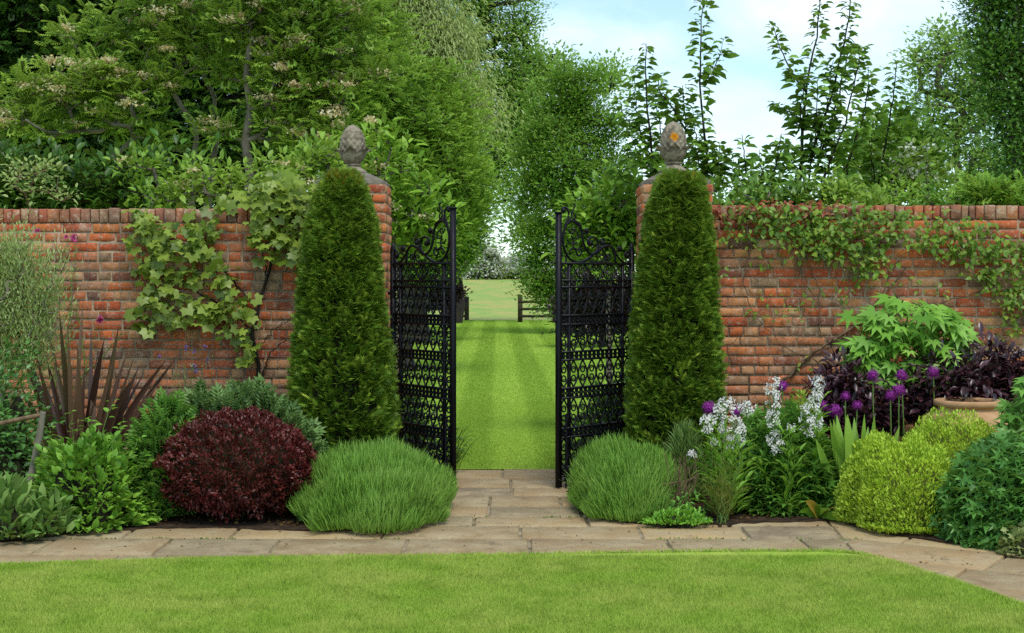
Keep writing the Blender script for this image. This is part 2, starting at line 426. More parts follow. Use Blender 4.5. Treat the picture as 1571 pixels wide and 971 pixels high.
# ================================================================== ground
def grid_sheet(x0, x1, y0, y1, nx, ny, zf):
    xs = np.linspace(x0, x1, nx); ys = y0+(y1-y0)*np.linspace(0, 1, ny)**2
    X, Y = np.meshgrid(xs, ys); V = np.stack([X, Y, zf(X, Y)], -1).reshape(-1, 3)
    i = np.arange(ny-1)[:,None]*nx; j = np.arange(nx-1)[None]
    return V, np.stack([i+j, i+j+1, i+nx+j+1, i+nx+j], -1).reshape(-1, 4)
FENCE_Y = 56.0
def field_z(X, Y):
    f = np.clip((Y-FENCE_Y-2)/110, 0, 1)
    return -.03+1.95*f*f*(3-2*f)+np.clip((Y-180)/800, 0, 1)*-1.0
def lawn_mat(name, stripes, cols, patch):
    m, nt, N, L, out = newmat(name)
    g = N.new('ShaderNodeNewGeometry')
    r = ramp(N, cols); L.new(g.outputs['Random Per Island'], r.inputs[0])
    co = g.outputs['Position']
    n = noise(N, L, 1.7, 6, .68, co); rr = ramp(N, ['#000000', '#ffffff'], [.36, .66]); L.new(n.outputs[0], rr.inputs[0])
    c = mixc(N, L, rr.outputs[0], r.outputs[0], patch)
    nb = noise(N, L, 4.2, 5, .7, co); rb = ramp(N, ['#ffffff', '#000000'], [.36, .54]); L.new(nb.outputs[0], rb.inputs[0])
    mb_ = N.new('ShaderNodeMath'); mb_.operation = 'MULTIPLY'; mb_.inputs[1].default_value = .5 if not stripes else .25; L.new(rb.outputs[0], mb_.inputs[0])
    c = mixc(N, L, mb_.outputs[0], c, '#7c9c30')
    if stripes:
        n2 = noise(N, L, 18, 4, .7, co)
        c = mixc(N, L, n2.outputs[0], c, cols[0])
        sx = N.new('ShaderNodeSeparateXYZ'); L.new(co, sx.inputs[0])
        a = N.new('ShaderNodeMath'); a.operation = 'MULTIPLY_ADD'; a.inputs[1].default_value = .0109; L.new(sx.outputs[1], a.inputs[0]); L.new(sx.outputs[0], a.inputs[2])
        b = N.new('ShaderNodeMath'); b.operation = 'MULTIPLY'; b.inputs[1].default_value = 6.283/.84; L.new(a.outputs[0], b.inputs[0])
        n3 = noise(N, L, 1.5, 2, .5, co)
        b2 = N.new('ShaderNodeMath'); b2.operation = 'MULTIPLY_ADD'; b2.inputs[1].default_value = .7; L.new(n3.outputs[0], b2.inputs[0]); L.new(b.outputs[0], b2.inputs[2])
        s = N.new('ShaderNodeMath'); s.operation = 'SINE'; L.new(b2.outputs[0], s.inputs[0])
        sr = ramp(N, ['#000000', '#ffffff'], [.3, .7])
        s2 = N.new('ShaderNodeMath'); s2.operation = 'MULTIPLY_ADD'; s2.inputs[1].default_value = .5; s2.inputs[2].default_value = .5; L.new(s.outputs[0], s2.inputs[0]); L.new(s2.outputs[0], sr.inputs[0])
        c = mixc(N, L, sr.outputs[0], c, stripes)
    d = N.new('ShaderNodeBsdfDiffuse'); L.new(c, d.inputs[0])
    t = N.new('ShaderNodeBsdfTranslucent'); L.new(c, t.inputs[0])
    mx = N.new('ShaderNodeMixShader'); mx.inputs[0].default_value = .2; L.new(d.outputs[0], mx.inputs[1]); L.new(t.outputs[0], mx.inputs[2])
    L.new(mx.outputs[0], out.inputs[0]); return m
LAWN_FRONT = lawn_mat('front_lawn_grass', None, ['#8cac3a', '#9cbc46', '#aec654', '#92b244'], '#b8c462')
LAWN_FAR = lawn_mat('striped_lawn_grass', '#a8c454', ['#90b044', '#96b448', '#9ebc4e'], '#9ab44c')
FIELD = rough_mat('meadow', ['#76963e', '#88a048', '#a4a054', '#7c9c40'], .45, 1, 7, stretch=(1,.35,1))

mb = MB(); mb.add(*grid_sheet(-350, 350, -12, 900, 60, 160, field_z))
tag(mb.build('field', FIELD, None, True), kind='structure')
mb = MB(); mb.add(*grid_sheet(-26, 26, 11.55, FENCE_Y, 40, 60, lambda X, Y: 0*X+.0))
tag(mb.build('striped_lawn', LAWN_FAR), kind='structure')

def inpoly(x, y, poly):
    poly = np.asarray(poly); ins = np.zeros(len(x), bool); j = len(poly)-1
    for i in range(len(poly)):
        xi, yi = poly[i]; xj, yj = poly[j]
        c = ((yi > y) != (yj > y)) & (x < (xj-xi)*(y-yi)/(yj-yi+1e-12)+xi); ins ^= c; j = i
    return ins
edge_px = [(-420,886),(-200,878),(0,871),(150,867),(300,862),(480,859),(660,857),(850,854),(1000,852),(1150,850),(1270,850),(1320,854),(1380,870),(1440,891),(1500,909),(1571,934),(1700,972),(1850,1040)]
front_edge = [tuple(G(x, y)[:2]) for x, y in edge_px]
lawn_poly = front_edge+[(4.2, 3.2), (-4.5, 3.2)]
def sheet(poly, z, thick):
    """flat polygon with a small upright edge"""
    import mathutils.geometry as mg
    n = len(poly); V = [(x, y, z) for x, y in poly]+[(x, y, z-thick) for x, y in poly]
    tris = mg.tessellate_polygon([[ (x, y, 0) for x, y in poly]])
    T = [tuple(t) for t in tris]
    m = MB(); A = np.array(V)
    T2 = []
    for a, b, c in T:
        cr_ = np.cross(A[b]-A[a], A[c]-A[a]); T2.append((a, b, c) if cr_[2] > 0 else (a, c, b))
    m.add(A, T2)
    m.add(A, [(i, (i+1) % n, n+(i+1) % n, n+i) for i in range(n)])
    return m
def smooth_poly(p, k=4, j=.006):
    p = np.array(p); s = np.arange(len(p)); q = np.linspace(0, len(p)-1, (len(p)-1)*k+1)
    return [(float(np.interp(t, s, p[:,0])), float(np.interp(t, s, p[:,1])+rng.normal(0, j))) for t in q]
lawn_edge = smooth_poly(front_edge)
tag(sheet(lawn_edge+[(4.2, 3.2), (-4.5, 3.2)], .014, .04).build('front_lawn', LAWN_FRONT), kind='structure')
def grass(name, poly, n, box, h, wd, mat, z0, dens=None):
    x = rng.uniform(box[0], box[1], n); y = rng.uniform(box[2], box[3], n)
    if poly is not None:
        k = inpoly(x, y, poly); x, y = x[k], y[k]
    if dens is not None:
        k = dens(x, y); x, y = x[k], y[k]
    n = len(x); m = MB()
    pos = np.stack([x, y, np.full(n, z0)], -1)
    place(m, BLADE, pos, UP+rdir(n)*.75, rdir(n), h*rng.uniform(.5, 1.3, n), wd/h)
    return tag(m.build(name, mat), kind='stuff')
infr = lambda x, y: np.abs(x) < (y*.375+.25)
grass('mown_grass', lawn_edge+[(4.2, 3.2), (-4.5, 3.2)], 700000, (-3.3, 3.3, 5.9, 7.8), .024, .0034, LAWN_FRONT, .013, infr)
for (ya, yb, hb, wb, nb) in ((11.56, 18, .024, .005, 240000), (18, 30, .028, .010, 200000), (30, 55.8, .03, .018, 190000)):
    grass('striped_lawn_grass', None, nb, (-.1*yb, .1*yb, ya, yb), hb, wb, LAWN_FAR, -.002, lambda x, y: np.abs(x+.01*y) < .1*y-.15)

ed = np.array(lawn_edge); q = rng.uniform(0, len(ed)-1.001, 16000); i0 = q.astype(int); f = (q-i0)[:,None]
pe = ed[i0]*(1-f)+ed[i0+1]*f; k = np.abs(pe[:,0]) < pe[:,1]*.375+.25; pe = pe[k]; n = len(pe)
pe = pe+np.stack([rng.normal(0, .01, n), rng.normal(.004, .012, n)], -1)*(1+1.2*np.sin(pe[:,:1]*9)*np.sin(pe[:,:1]*23+1))
m = MB(); place(m, BLADE2, np.c_[pe, np.full(n, .004)], UP*.8+np.array([0, .5, 0])+rdir(n)*.7, rdir(n), rng.uniform(.014, .04, n), .13)
tag(m.build('lawn_fringe_grass', LAWN_FRONT), kind='stuff')
# --- path of stone slabs
STONE, nt, N, L, out = newmat('sandstone_slabs')
g = N.new('ShaderNodeNewGeometry'); co = g.outputs['Position']
r = ramp(N, ['#8a7656', '#a88c64', '#9c8460', '#98805e', '#b4986a', '#8c7c60', '#a68a60', '#7e705c']); L.new(g.outputs['Random Per Island'], r.inputs[0])
n1 = noise(N, L, 3.2, 6, .65, co); r1 = ramp(N, ['#000000', '#ffffff'], [.42, .68]); L.new(n1.outputs[0], r1.inputs[0])
c = mixc(N, L, r1.outputs[0], r.outputs[0], '#ac9a78')
n2 = noise(N, L, 9, 6, .7, co, .6); r2 = ramp(N, ['#ffffff', '#000000'], [.30, .46]); L.new(n2.outputs[0], r2.inputs[0])
mm = N.new('ShaderNodeMath'); mm.operation = 'MULTIPLY'; mm.inputs[1].default_value = .55; L.new(r2.outputs[0], mm.inputs[0])
c = mixc(N, L, mm.outputs[0], c, '#5e5240')
n5 = noise(N, L, 22, 5, .7, co, .4); r5 = ramp(N, ['#000000', '#ffffff'], [.62, .70]); L.new(n5.outputs[0], r5.inputs[0])
m5 = N.new('ShaderNodeMath'); m5.operation = 'MULTIPLY'; m5.inputs[1].default_value = .55; L.new(r5.outputs[0], m5.inputs[0])
c = mixc(N, L, m5.outputs[0], c, '#c4b498')
n6 = noise(N, L, 4.5, 6, .75, co, 1.2); r6 = ramp(N, ['#000000', '#ffffff'], [.60, .72]); L.new(n6.outputs[0], r6.inputs[0])
m6 = N.new('ShaderNodeMath'); m6.operation = 'MULTIPLY'; m6.inputs[1].default_value = .5; L.new(r6.outputs[0], m6.inputs[0])
c = mixc(N, L, m6.outputs[0], c, '#6a6440')
n3 = noise(N, L, 60, 4, .7, co); c = mixc(N, L, .35, c, n3.outputs[0], 'OVERLAY')
b = N.new('ShaderNodeBsdfPrincipled'); b.inputs['Roughness'].default_value = .8; b.inputs['Specular IOR Level'].default_value = .25; L.new(c, b.inputs[0])
mpb = N.new('ShaderNodeMapping'); mpb.inputs['Scale'].default_value = (1, 2.5, 1); L.new(co, mpb.inputs[0])
n4 = noise(N, L, 14, 6, .65, mpb.outputs[0]); bp = N.new('ShaderNodeBump'); bp.inputs['Strength'].default_value = .6; bp.inputs['Distance'].default_value = .015
L.new(n4.outputs[0], bp.inputs['Height']); L.new(bp.outputs[0], b.inputs['Normal']); L.new(b.outputs[0], out.inputs[0])
JOINT = rough_mat('sandy_joints', ['#4c4a2c', '#8a7c62', '#b0a086'], 9, .95, bump=.4)
def clip(poly, a, b, cc):
    """keep the side a*x+b*y <= cc"""
    o = []; n = len(poly)
    for i in range(n):
        p, q = poly[i], poly[(i+1) % n]; dp = a*p[0]+b*p[1]-cc; dq = a*q[0]+b*q[1]-cc
        if dp <= 0: o.append(p)
        if dp*dq < 0:
            t = dp/(dp-dq); o.append((p[0]+(q[0]-p[0])*t, p[1]+(q[1]-p[1])*t))
    return o
slabs = MB()
def slab(poly):
    if len(poly) < 3: return
    p = np.array(poly); ce = p.mean(0)
    area = .5*abs(np.dot(p[:,0], np.roll(p[:,1], 1))-np.dot(p[:,1], np.roll(p[:,0], 1)))
    if area < .006: return
    # shrink for the joint, subdivide edges, roughen
    pts = []
    for i in range(len(p)):
        for t in np.linspace(0, 1, 5)[:-1]: pts.append(p[i]*(1-t)+p[(i+1) % len(p)]*t)
    q = np.array(pts); d = ce-q; dl = np.linalg.norm(d, axis=1, keepdims=True)
    q = q+d/dl*(.008+np.abs(rng.normal(0, .003, (len(q), 1))))
    zt = rng.normal(0, .0022); tx, ty = rng.normal(0, .003, 2)
    m = len(q)
    if np.cross(np.append(q[1]-q[0], 0), np.append(ce-q[0], 0))[2] < 0: q = q[::-1]
    q2 = q+(ce-q)/np.linalg.norm(ce-q, axis=1, keepdims=True)*.009
    zz = lambda a: zt+(a[:,0]-ce[0])*tx+(a[:,1]-ce[1])*ty
    V = np.vstack([np.c_[q2, zz(q2)], np.c_[q, zz(q)-.005], np.c_[q, zz(q)-.04], [[ce[0], ce[1], zt]]])
    i = np.arange(m); j = (i+1) % m
    slabs.add(V, np.stack([np.full(m, 3*m), i, j], -1))
    slabs.Q.append(np.concatenate([np.stack([m+i, m+j, j, i], -1), np.stack([2*m+i, 2*m+j, m+j, m+i], -1)])+slabs.n-len(V))
def slab_rows(ys, x0, x1, wmin, wmax, tr, cl):
    for k in range(len(ys)-1):
        x = x0+rng.uniform(-.4, 0)
        while x < x1:
            wd = rng.uniform(wmin, wmax)
            poly = [(x, ys[k]), (x+wd, ys[k]), (x+wd, ys[k+1]), (x, ys[k+1])]
            poly = [tr(*q) for q in poly]
            for a in cl: poly = clip(poly, *a)
            slab(poly); x += wd
A0 = G(1262, 790)[:2]; A1 = G(1330, 870)[:2]     # line where the path turns
nx, ny = (A0[1]-A1[1]), -(A0[0]-A1[0]); cc = nx*A0[0]+ny*A0[1]
if nx*0+ny*8-cc > 0: nx, ny, cc = -nx, -ny, -cc
ident = lambda x, y: (x, y)
ys_main = [6.9, 7.5, 7.93, 8.42, 8.85, 9.2]
slab_rows(ys_main, -3.6, 3.2, .55, .95, ident, [(nx, ny, cc)])
slab_rows([9.2, 9.62, 10.1, 10.5, 11.0, 11.53], -1.2, 1.2, .42, .8, ident, [])
ang = R(-33); ca, sa = math.cos(ang), math.sin(ang)
rot = lambda x, y: (A0[0]+x*ca-y*sa, A0[1]+x*sa+y*ca)
slab_rows([-2.4, -1.8, -1.25, -.72, -.2, .3, .8], -2.5, 3.6, .6, 1.0, rot, [(-nx, -ny, -cc)])
path = slabs.build('stone_path', STONE); tag(path, kind='structure')
mb = MB(); mb.add([(-4, 6.0, -.012), (4.5, 5.4, -.012), (4.5, 11.55, -.012), (-4, 11.55, -.012)], [(0,1,2,3)])
tag(mb.build('path_joints', JOINT), kind='structure')

# --- planting beds
SOIL = rough_mat('soil', ['#241a10', '#3c2d1e', '#54402c'], 14, 1, bump=1.0, bscale=45)
def bed(pxs, extra):
    front = smooth_poly([tuple(G(x, y)[:2]) for x, y in pxs], 7, .014)
    poly = front+extra
    m = sheet(poly, .012, .05)
    return m
bl = [(-420,836),(-100,830),(0,820),(120,817),(230,812),(330,811),(450,815),(520,816),(600,806),(660,795),(690,768),(697,735)]
br = [(873,735),(872,765),(900,793),(985,806),(1100,806),(1230,802),(1285,799),(1310,808),(1360,820),(1440,832),(1571,846),(1700,876),(1800,910)]
lb, rb = bed(bl, [(-.96, 11.02), (-4, 11.02)]), bed(br, [(3.9, 11.02), (1.0, 11.02)])
lb.add(np.vstack(rb.V), np.vstack(rb.T)) ; lb.Q.append(np.vstack(rb.Q)+lb.n-len(np.vstack(rb.V)))
tag(lb.build('soil', SOIL), kind='structure')
# crumbs of earth and leaf litter on the beds
m = MB(); n = 14000
x = rng.uniform(-3, 3, n); y = rng.uniform(7.6, 10.8, n)
bpl = [smooth_poly([tuple(G(px, py-4)[:2]) for px, py in q], 1, 0)+e for q, e in ((bl, [(-.96, 11.02), (-4, 11.02)]), (br, [(3.9, 11.02), (1.0, 11.02)]))]
k = inpoly(x, y, bpl[0]) | inpoly(x, y, bpl[1]); x, y = x[k], y[k]; n = len(x)
place(m, DIAMOND, np.stack([x, y, np.full(n, .016)], -1), rdir(n)*[1,1,.4], UP+rdir(n)*.8, rng.uniform(.01, .04, n), .7)
n = 130; xf = rng.uniform(-2.6, 2.9, n); yf = rng.uniform(7.4, 9.2, n); kf = ~inpoly(xf, yf, lawn_edge+[(4.2, 3.2), (-4.5, 3.2)])
n = int(kf.sum()); place(m, DIAMOND, np.stack([xf[kf], yf[kf], np.full(n, .006)], -1), rdir(n)*[1,1,.15], UP+rdir(n)*.3, rng.uniform(.008, .026, n), .6)
tag(m.build('leaf_litter', leaf_mat('leaf_litter', ['#3a2a18', '#241a10', '#5a4426', '#6b5430'], 0, 0)), kind='stuff')

m = MB()
for (xa, xb, yj, dn) in [(-3, -.6, 8.42, 500), (-1.0, 1.6, 7.93, 260), (-.5, .5, 9.2, 120), (.9, 2.2, 8.42, 200)]:
    cx_ = rng.uniform(xa, xb, 14); x = rng.choice(cx_, dn)+rng.normal(0, .035, dn); n = dn
    place(m, BLADE2, np.stack([x, yj+rng.normal(0, .006, n), np.full(n, -.008)], -1), UP*.6+rdir(n), UP+rdir(n), rng.uniform(.008, .028, n), .35)
tag(m.build('joint_weeds', leaf_mat('joint_weeds', ['#4c6a2a', '#5c7a34', '#6a7a38'], .2, .02)), kind='stuff')

# ================================================================== brick
def brick_mat(name, cols, pale, zmix):
    m, nt, N, L, out = newmat(name)
    g = N.new('ShaderNodeNewGeometry'); co = g.outputs['Position']
    r = ramp(N, cols); L.new(g.outputs['Random Per Island'], r.inputs[0])
    c = r.outputs[0]
    # paler, buff bricks and lime in weathered zones
    n0 = noise(N, L, 1.1, 4, .6, co); sx = N.new('ShaderNodeSeparateXYZ'); L.new(co, sx.inputs[0])
    a = N.new('ShaderNodeMath'); a.operation = 'MULTIPLY_ADD'; a.inputs[1].default_value = -zmix; a.inputs[2].default_value = .3+zmix*.72; L.new(sx.outputs[2], a.inputs[0])
    a2 = N.new('ShaderNodeMath'); a2.operation = 'MULTIPLY_ADD'; a2.inputs[1].default_value = 1.3; L.new(n0.outputs[0], a2.inputs[0]); 
    a3 = N.new('ShaderNodeMath'); a3.operation = 'ADD'; a3.inputs[1].default_value = -.65; L.new(a.outputs[0], a3.inputs[0]); L.new(a3.outputs[0], a2.inputs[2])
    cl = ramp(N, ['#000000', '#ffffff'], [.1, .75]); L.new(a2.outputs[0], cl.inputs[0])
    mu = N.new('ShaderNodeMath'); mu.operation = 'MULTIPLY'; mu.inputs[1].default_value = .6; L.new(cl.outputs[0], mu.inputs[0])
    c = mixc(N, L, mu.outputs[0], c, pale)
    n1 = noise(N, L, 26, 6, .7, co); r1 = ramp(N, ['#000000', '#ffffff'], [.53, .68]); L.new(n1.outputs[0], r1.inputs[0])
    m1 = N.new('ShaderNodeMath'); m1.operation = 'MULTIPLY'; m1.inputs[1].default_value = .75; L.new(r1.outputs[0], m1.inputs[0])
    c = mixc(N, L, m1.outputs[0], c, '#cabaa6')
    n2 = noise(N, L, 7, 5, .65, co); r2 = ramp(N, ['#ffffff', '#000000'], [.34, .5]); L.new(n2.outputs[0], r2.inputs[0])
    m2 = N.new('ShaderNodeMath'); m2.operation = 'MULTIPLY'; m2.inputs[1].default_value = .6; L.new(r2.outputs[0], m2.inputs[0])
    c = mixc(N, L, m2.outputs[0], c, '#5e4030')
    ms = N.new('ShaderNodeMapping'); ms.inputs['Scale'].default_value = (7, 1, .7); L.new(co, ms.inputs[0])
    ns = noise(N, L, 1.6, 5, .6, ms.outputs[0]); rs = ramp(N, ['#000000', '#ffffff'], [.54, .70]); L.new(ns.outputs[0], rs.inputs[0])
    m7 = N.new('ShaderNodeMath'); m7.operation = 'MULTIPLY'; m7.inputs[1].default_value = .42; L.new(rs.outputs[0], m7.inputs[0])
    c = mixc(N, L, m7.outputs[0], c, '#75604e')
    n8 = noise(N, L, 3.0, 6, .75, co, .8); r8 = ramp(N, ['#000000', '#ffffff'], [.57, .66]); L.new(n8.outputs[0], r8.inputs[0])
    m8 = N.new('ShaderNodeMath'); m8.operation = 'MULTIPLY'; m8.inputs[1].default_value = .5; L.new(r8.outputs[0], m8.inputs[0])
    c = mixc(N, L, m8.outputs[0], c, '#c6b8a2')
    n3 = noise(N, L, 90, 3, .6, co); c = mixc(N, L, .4, c, n3.outputs[0], 'OVERLAY')
    b = N.new('ShaderNodeBsdfPrincipled'); b.inputs['Roughness'].default_value = .92; b.inputs['Specular IOR Level'].default_value = .15; L.new(c, b.inputs[0])
    n4 = noise(N, L, 55, 5, .7, co); bp = N.new('ShaderNodeBump'); bp.inputs['Strength'].default_value = .7; bp.inputs['Distance'].default_value = .008
    L.new(n4.outputs[0], bp.inputs['Height']); L.new(bp.outputs[0], b.inputs['Normal']); L.new(b.outputs[0], out.inputs[0]); return m
BRICK = brick_mat('old_red_brick', ['#c65c36', '#d07040', '#b05034', '#d07c44', '#ba5e3a', '#8e4632', '#cc7a4c', '#aa563c', '#d2905e', '#6c5046', '#c25e36', '#bc7e5c', '#9a7c60', '#cc9468', '#d08a58'], '#c2a680', .45)
COPING = brick_mat('coping_brick', ['#a05038', '#b87048', '#8a4434', '#b08868', '#94604a', '#a84c34', '#6a5048', '#c4603c', '#55504e'], '#a09078', .0)
MORTAR = rough_mat('lime_mortar', ['#7c6850', '#9a866c', '#b09c82'], 9, .95, bump=.5, bscale=60)
def brick_faces(mb, O, U, Nn, rects):
    """weathered brick faces on the plane through O, along U, facing Nn; rects are (u0,u1,z0,z1)"""
    O, U, Nn = map(lambda q: np.array(q, float), (O, U, Nn))
    rc = np.array(rects); n = len(rc)
    rc = rc+rng.normal(0, .0022, rc.shape)
    e = .0045; w_ = rc[:,1]-rc[:,0]; h_ = rc[:,3]-rc[:,2]
    us = np.stack([rc[:,0], rc[:,0]+e*.4, rc[:,0]+e*1.6, rc[:,0]+w_*.35, rc[:,0]+w_*.65, rc[:,1]-e*1.6, rc[:,1]-e*.4, rc[:,1]], 1)
    zs = np.stack([rc[:,2], rc[:,2]+e*.4, rc[:,2]+e*1.5, rc[:,2]+h_*.5, rc[:,3]-e*1.5, rc[:,3]-e*.4, rc[:,3]], 1)
    nu, nz = us.shape[1], zs.shape[1]
    dep = np.zeros((nz, nu)); dep[:] = 0
    dep[[1,-2],:] = -.0045; dep[:,[1,-2]] = -.0045; dep[[0,-1],:] = -.04; dep[:,[0,-1]] = -.04
    dp = dep[None]+rng.normal(0, .0013, (n, nz, nu))+rng.normal(0, .002, (n,1,1))
    uu = us[:,None,:]+rng.normal(0, .0012, (n, nz, nu)); zz = zs[:,:,None]+rng.normal(0, .0012, (n, nz, nu))
    V = O+uu[...,None]*U+zz[...,None]*UP+dp[...,None]*Nn
    i = np.arange(nz-1)[:,None]*nu; j = np.arange(nu-1)[None]
    q = np.stack([i+j, i+j+1, i+nu+j+1, i+nu+j], -1).reshape(-1, 4)
    if np.dot(np.cross(U, UP), Nn) < 0: q = q[:,::-1]
    mb.add(V.reshape(-1, 3), (q[None]+(np.arange(n)*nz*nu)[:,None,None]).reshape(-1, 4))
CH = .0765
def courses(u0, u1, ztop, zbot, lead=0.0):
    out = []; z = ztop; k = 0
    while z > zbot:
        head = (k % 4 == 3)
        bw = .113 if head else .226
        u = u0-rng.uniform(0, bw)-(k % 2)*.11
        while u < u1:
            b = bw*rng.uniform(.95, 1.05)
            if not head and rng.random() < .18: b = .113
            if u+b > u0 and u < u1: out.append((max(u, u0)+.005, min(u+b, u1)-.005, z-CH+.006, z-.005))
            u += b
        z -= CH; k += 1
    return [q for q in out if q[1]-q[0] > .03]
def garden_wall(name, label, x0, x1, ztop):
    o = thing(name, label, 'wall', ((x0+x1)/2, YW+.17, 0))
    m = MB(); m.box((x0, YW+.0065, -.05), (x1, YW+.33, ztop-.112)); m.build('mortar_bed', MORTAR, o)
    m = MB(); brick_faces(m, (0, YW, 0), (1,0,0), (0,-1,0), courses(x0, x1, ztop-.112, -.02))
    brick_faces(m, (0, YW+.342, 0), (-1,0,0), (0,1,0), courses(-x1, -x0, ztop-.112, .5))
    m.build('brick_courses', BRICK, o, True)
    m = MB(); u = x0
    rects = []
    while u < x1-.03:
        b = min(.078*rng.uniform(.72, 1.25), x1-u); rects.append((u+.0028, u+b-.0028, ztop-.11, ztop+rng.normal(0, .002))); u += b
    brick_faces(m, (0, YW-.006, 0), (1,0,0), (0,-1,0), rects)
    for (a, b_, z0, z1) in rects: m.box((a+.002, YW+.02, z0), (b_-.002, YW+.34, z1-.004))
    m.build('coping', COPING, o, True)
    return o
garden_wall('brick_wall', 'old red brick garden wall behind the bronze sword-leaved plant, half covered by a vine', -5.2, -1.54, 2.118)
garden_wall('brick_wall', 'old red brick garden wall behind the white flowers, leafy climber along its top', 1.56, 5.4, 2.144)
def pillar(label, x0, x1, ztop):
    y0, y1 = YW-.05, YW+.5
    o = thing('gate_pillar', label, 'pillar', ((x0+x1)/2, (y0+y1)/2, 0))
    m = MB(); m.box((x0+.007, y0+.007, -.05), (x1-.007, y1-.007, ztop-.004)); m.build('mortar_bed', MORTAR, o)
    m = MB()
    def cs(a, b):
        out = []; z = ztop; k = 0
        while z > 0:
            cuts = [a, a+.113, a+.113+.226, b] if k % 2 else [a, a+.226, a+.226+.113, b]
            cuts = [c_ for c_ in cuts if c_ <= b]
            for i in range(len(cuts)-1):
                if cuts[i+1]-cuts[i] > .03: out.append((cuts[i]+.005, cuts[i+1]-.005, z-CH+.006, z-.005))
            z -= CH; k += 1
        return out
    brick_faces(m, (0, y0, 0), (1,0,0), (0,-1,0), cs(x0, x1))
    brick_faces(m, (0, y1, 0), (-1,0,0), (0,1,0), cs(-x1, -x0))
    brick_faces(m, (x1, 0, 0), (0,1,0), (1,0,0), cs(y0, y1))
    brick_faces(m, (x0, 0, 0), (0,-1,0), (-1,0,0), cs(-y1, -y0))
    m.build('brick_courses', BRICK, o, True)
    cx_, cy_ = (x0+x1)/2, (y0+y1)/2
    m = MB(); hx, hy = (x1-x0)/2-.015, (y1-y0)/2-.015
    V = []
    for z, f in ((ztop-.002, 1), (ztop+.03, 1), (ztop+.085, .58), (ztop+.1, .45)):
        V += [(cx_-hx*f, cy_-hy*f, z), (cx_+hx*f, cy_-hy*f, z), (cx_+hx*f, cy_+hy*f, z), (cx_-hx*f, cy_+hy*f, z)]
    Q = [(4*k+a, 4*k+(a+1) % 4, 4*k+4+(a+1) % 4, 4*k+4+a) for k in range(3) for a in range(4)]+[(12,13,14,15)]
    m.add(V, Q); m.build('capping', rough_mat('weathered_cap', ['#4a443c', '#6e665a', '#8a8270'], 10, .9, bump=.6), o)
    return o, cx_, cy_, ztop+.1
plL = pillar('brick gate pillar behind the yew with the orange-tipped top', -1.55, -.987, HC+150/F*10.95)
plR = pillar('brick gate pillar with only a narrow strip showing beside the dense yew', 1.02, 1.57, HC+150/F*10.95)
# --- stone pine cones
def stone_mat(name, spot=None):
    m, nt, N, L, out = newmat(name)
    co = objco(N)
    n = noise(N, L, 14, 6, .65, co); r = ramp(N, ['#453f36', '#756b5c', '#9a8f7c', '#7c7264'], [.3, .45, .58, .72]); L.new(n.outputs[0], r.inputs[0])
    c = r.outputs[0]
    n1 = noise(N, L, 45, 4, .6, co); r1 = ramp(N, ['#000000', '#ffffff'], [.58, .68]); L.new(n1.outputs[0], r1.inputs[0])
    c = mixc(N, L, r1.outputs[0], c, '#a39a88')
    if spot:
        vm = N.new('ShaderNodeVectorMath'); vm.operation = 'DISTANCE'; vm.inputs[1].default_value = spot; L.new(co, vm.inputs[0])
        n2 = noise(N, L, 30, 4, .7, co)
        a = N.new('ShaderNodeMath'); a.operation = 'MULTIPLY_ADD'; a.inputs[1].default_value = .09; L.new(n2.outputs[0], a.inputs[0]); L.new(vm.outputs[1], a.inputs[2])
        r3 = ramp(N, ['#ffffff', '#000000'], [.072, .085]); L.new(a.outputs[0], r3.inputs[0])
        c = mixc(N, L, r3.outputs[0], c, '#c07c1c')
    b = N.new('ShaderNodeBsdfPrincipled'); b.inputs['Roughness'].default_value = .95; b.inputs['Specular IOR Level'].default_value = .1; L.new(c, b.inputs[0])
    n4 = noise(N, L, 70, 5, .7, co); bp = N.new('ShaderNodeBump'); bp.inputs['Strength'].default_value = .6; bp.inputs['Distance'].default_value = .01
    L.new(n4.outputs[0], bp.inputs['Height']); L.new(bp.outputs[0], b.inputs['Normal']); L.new(b.outputs[0], out.inputs[0]); return m
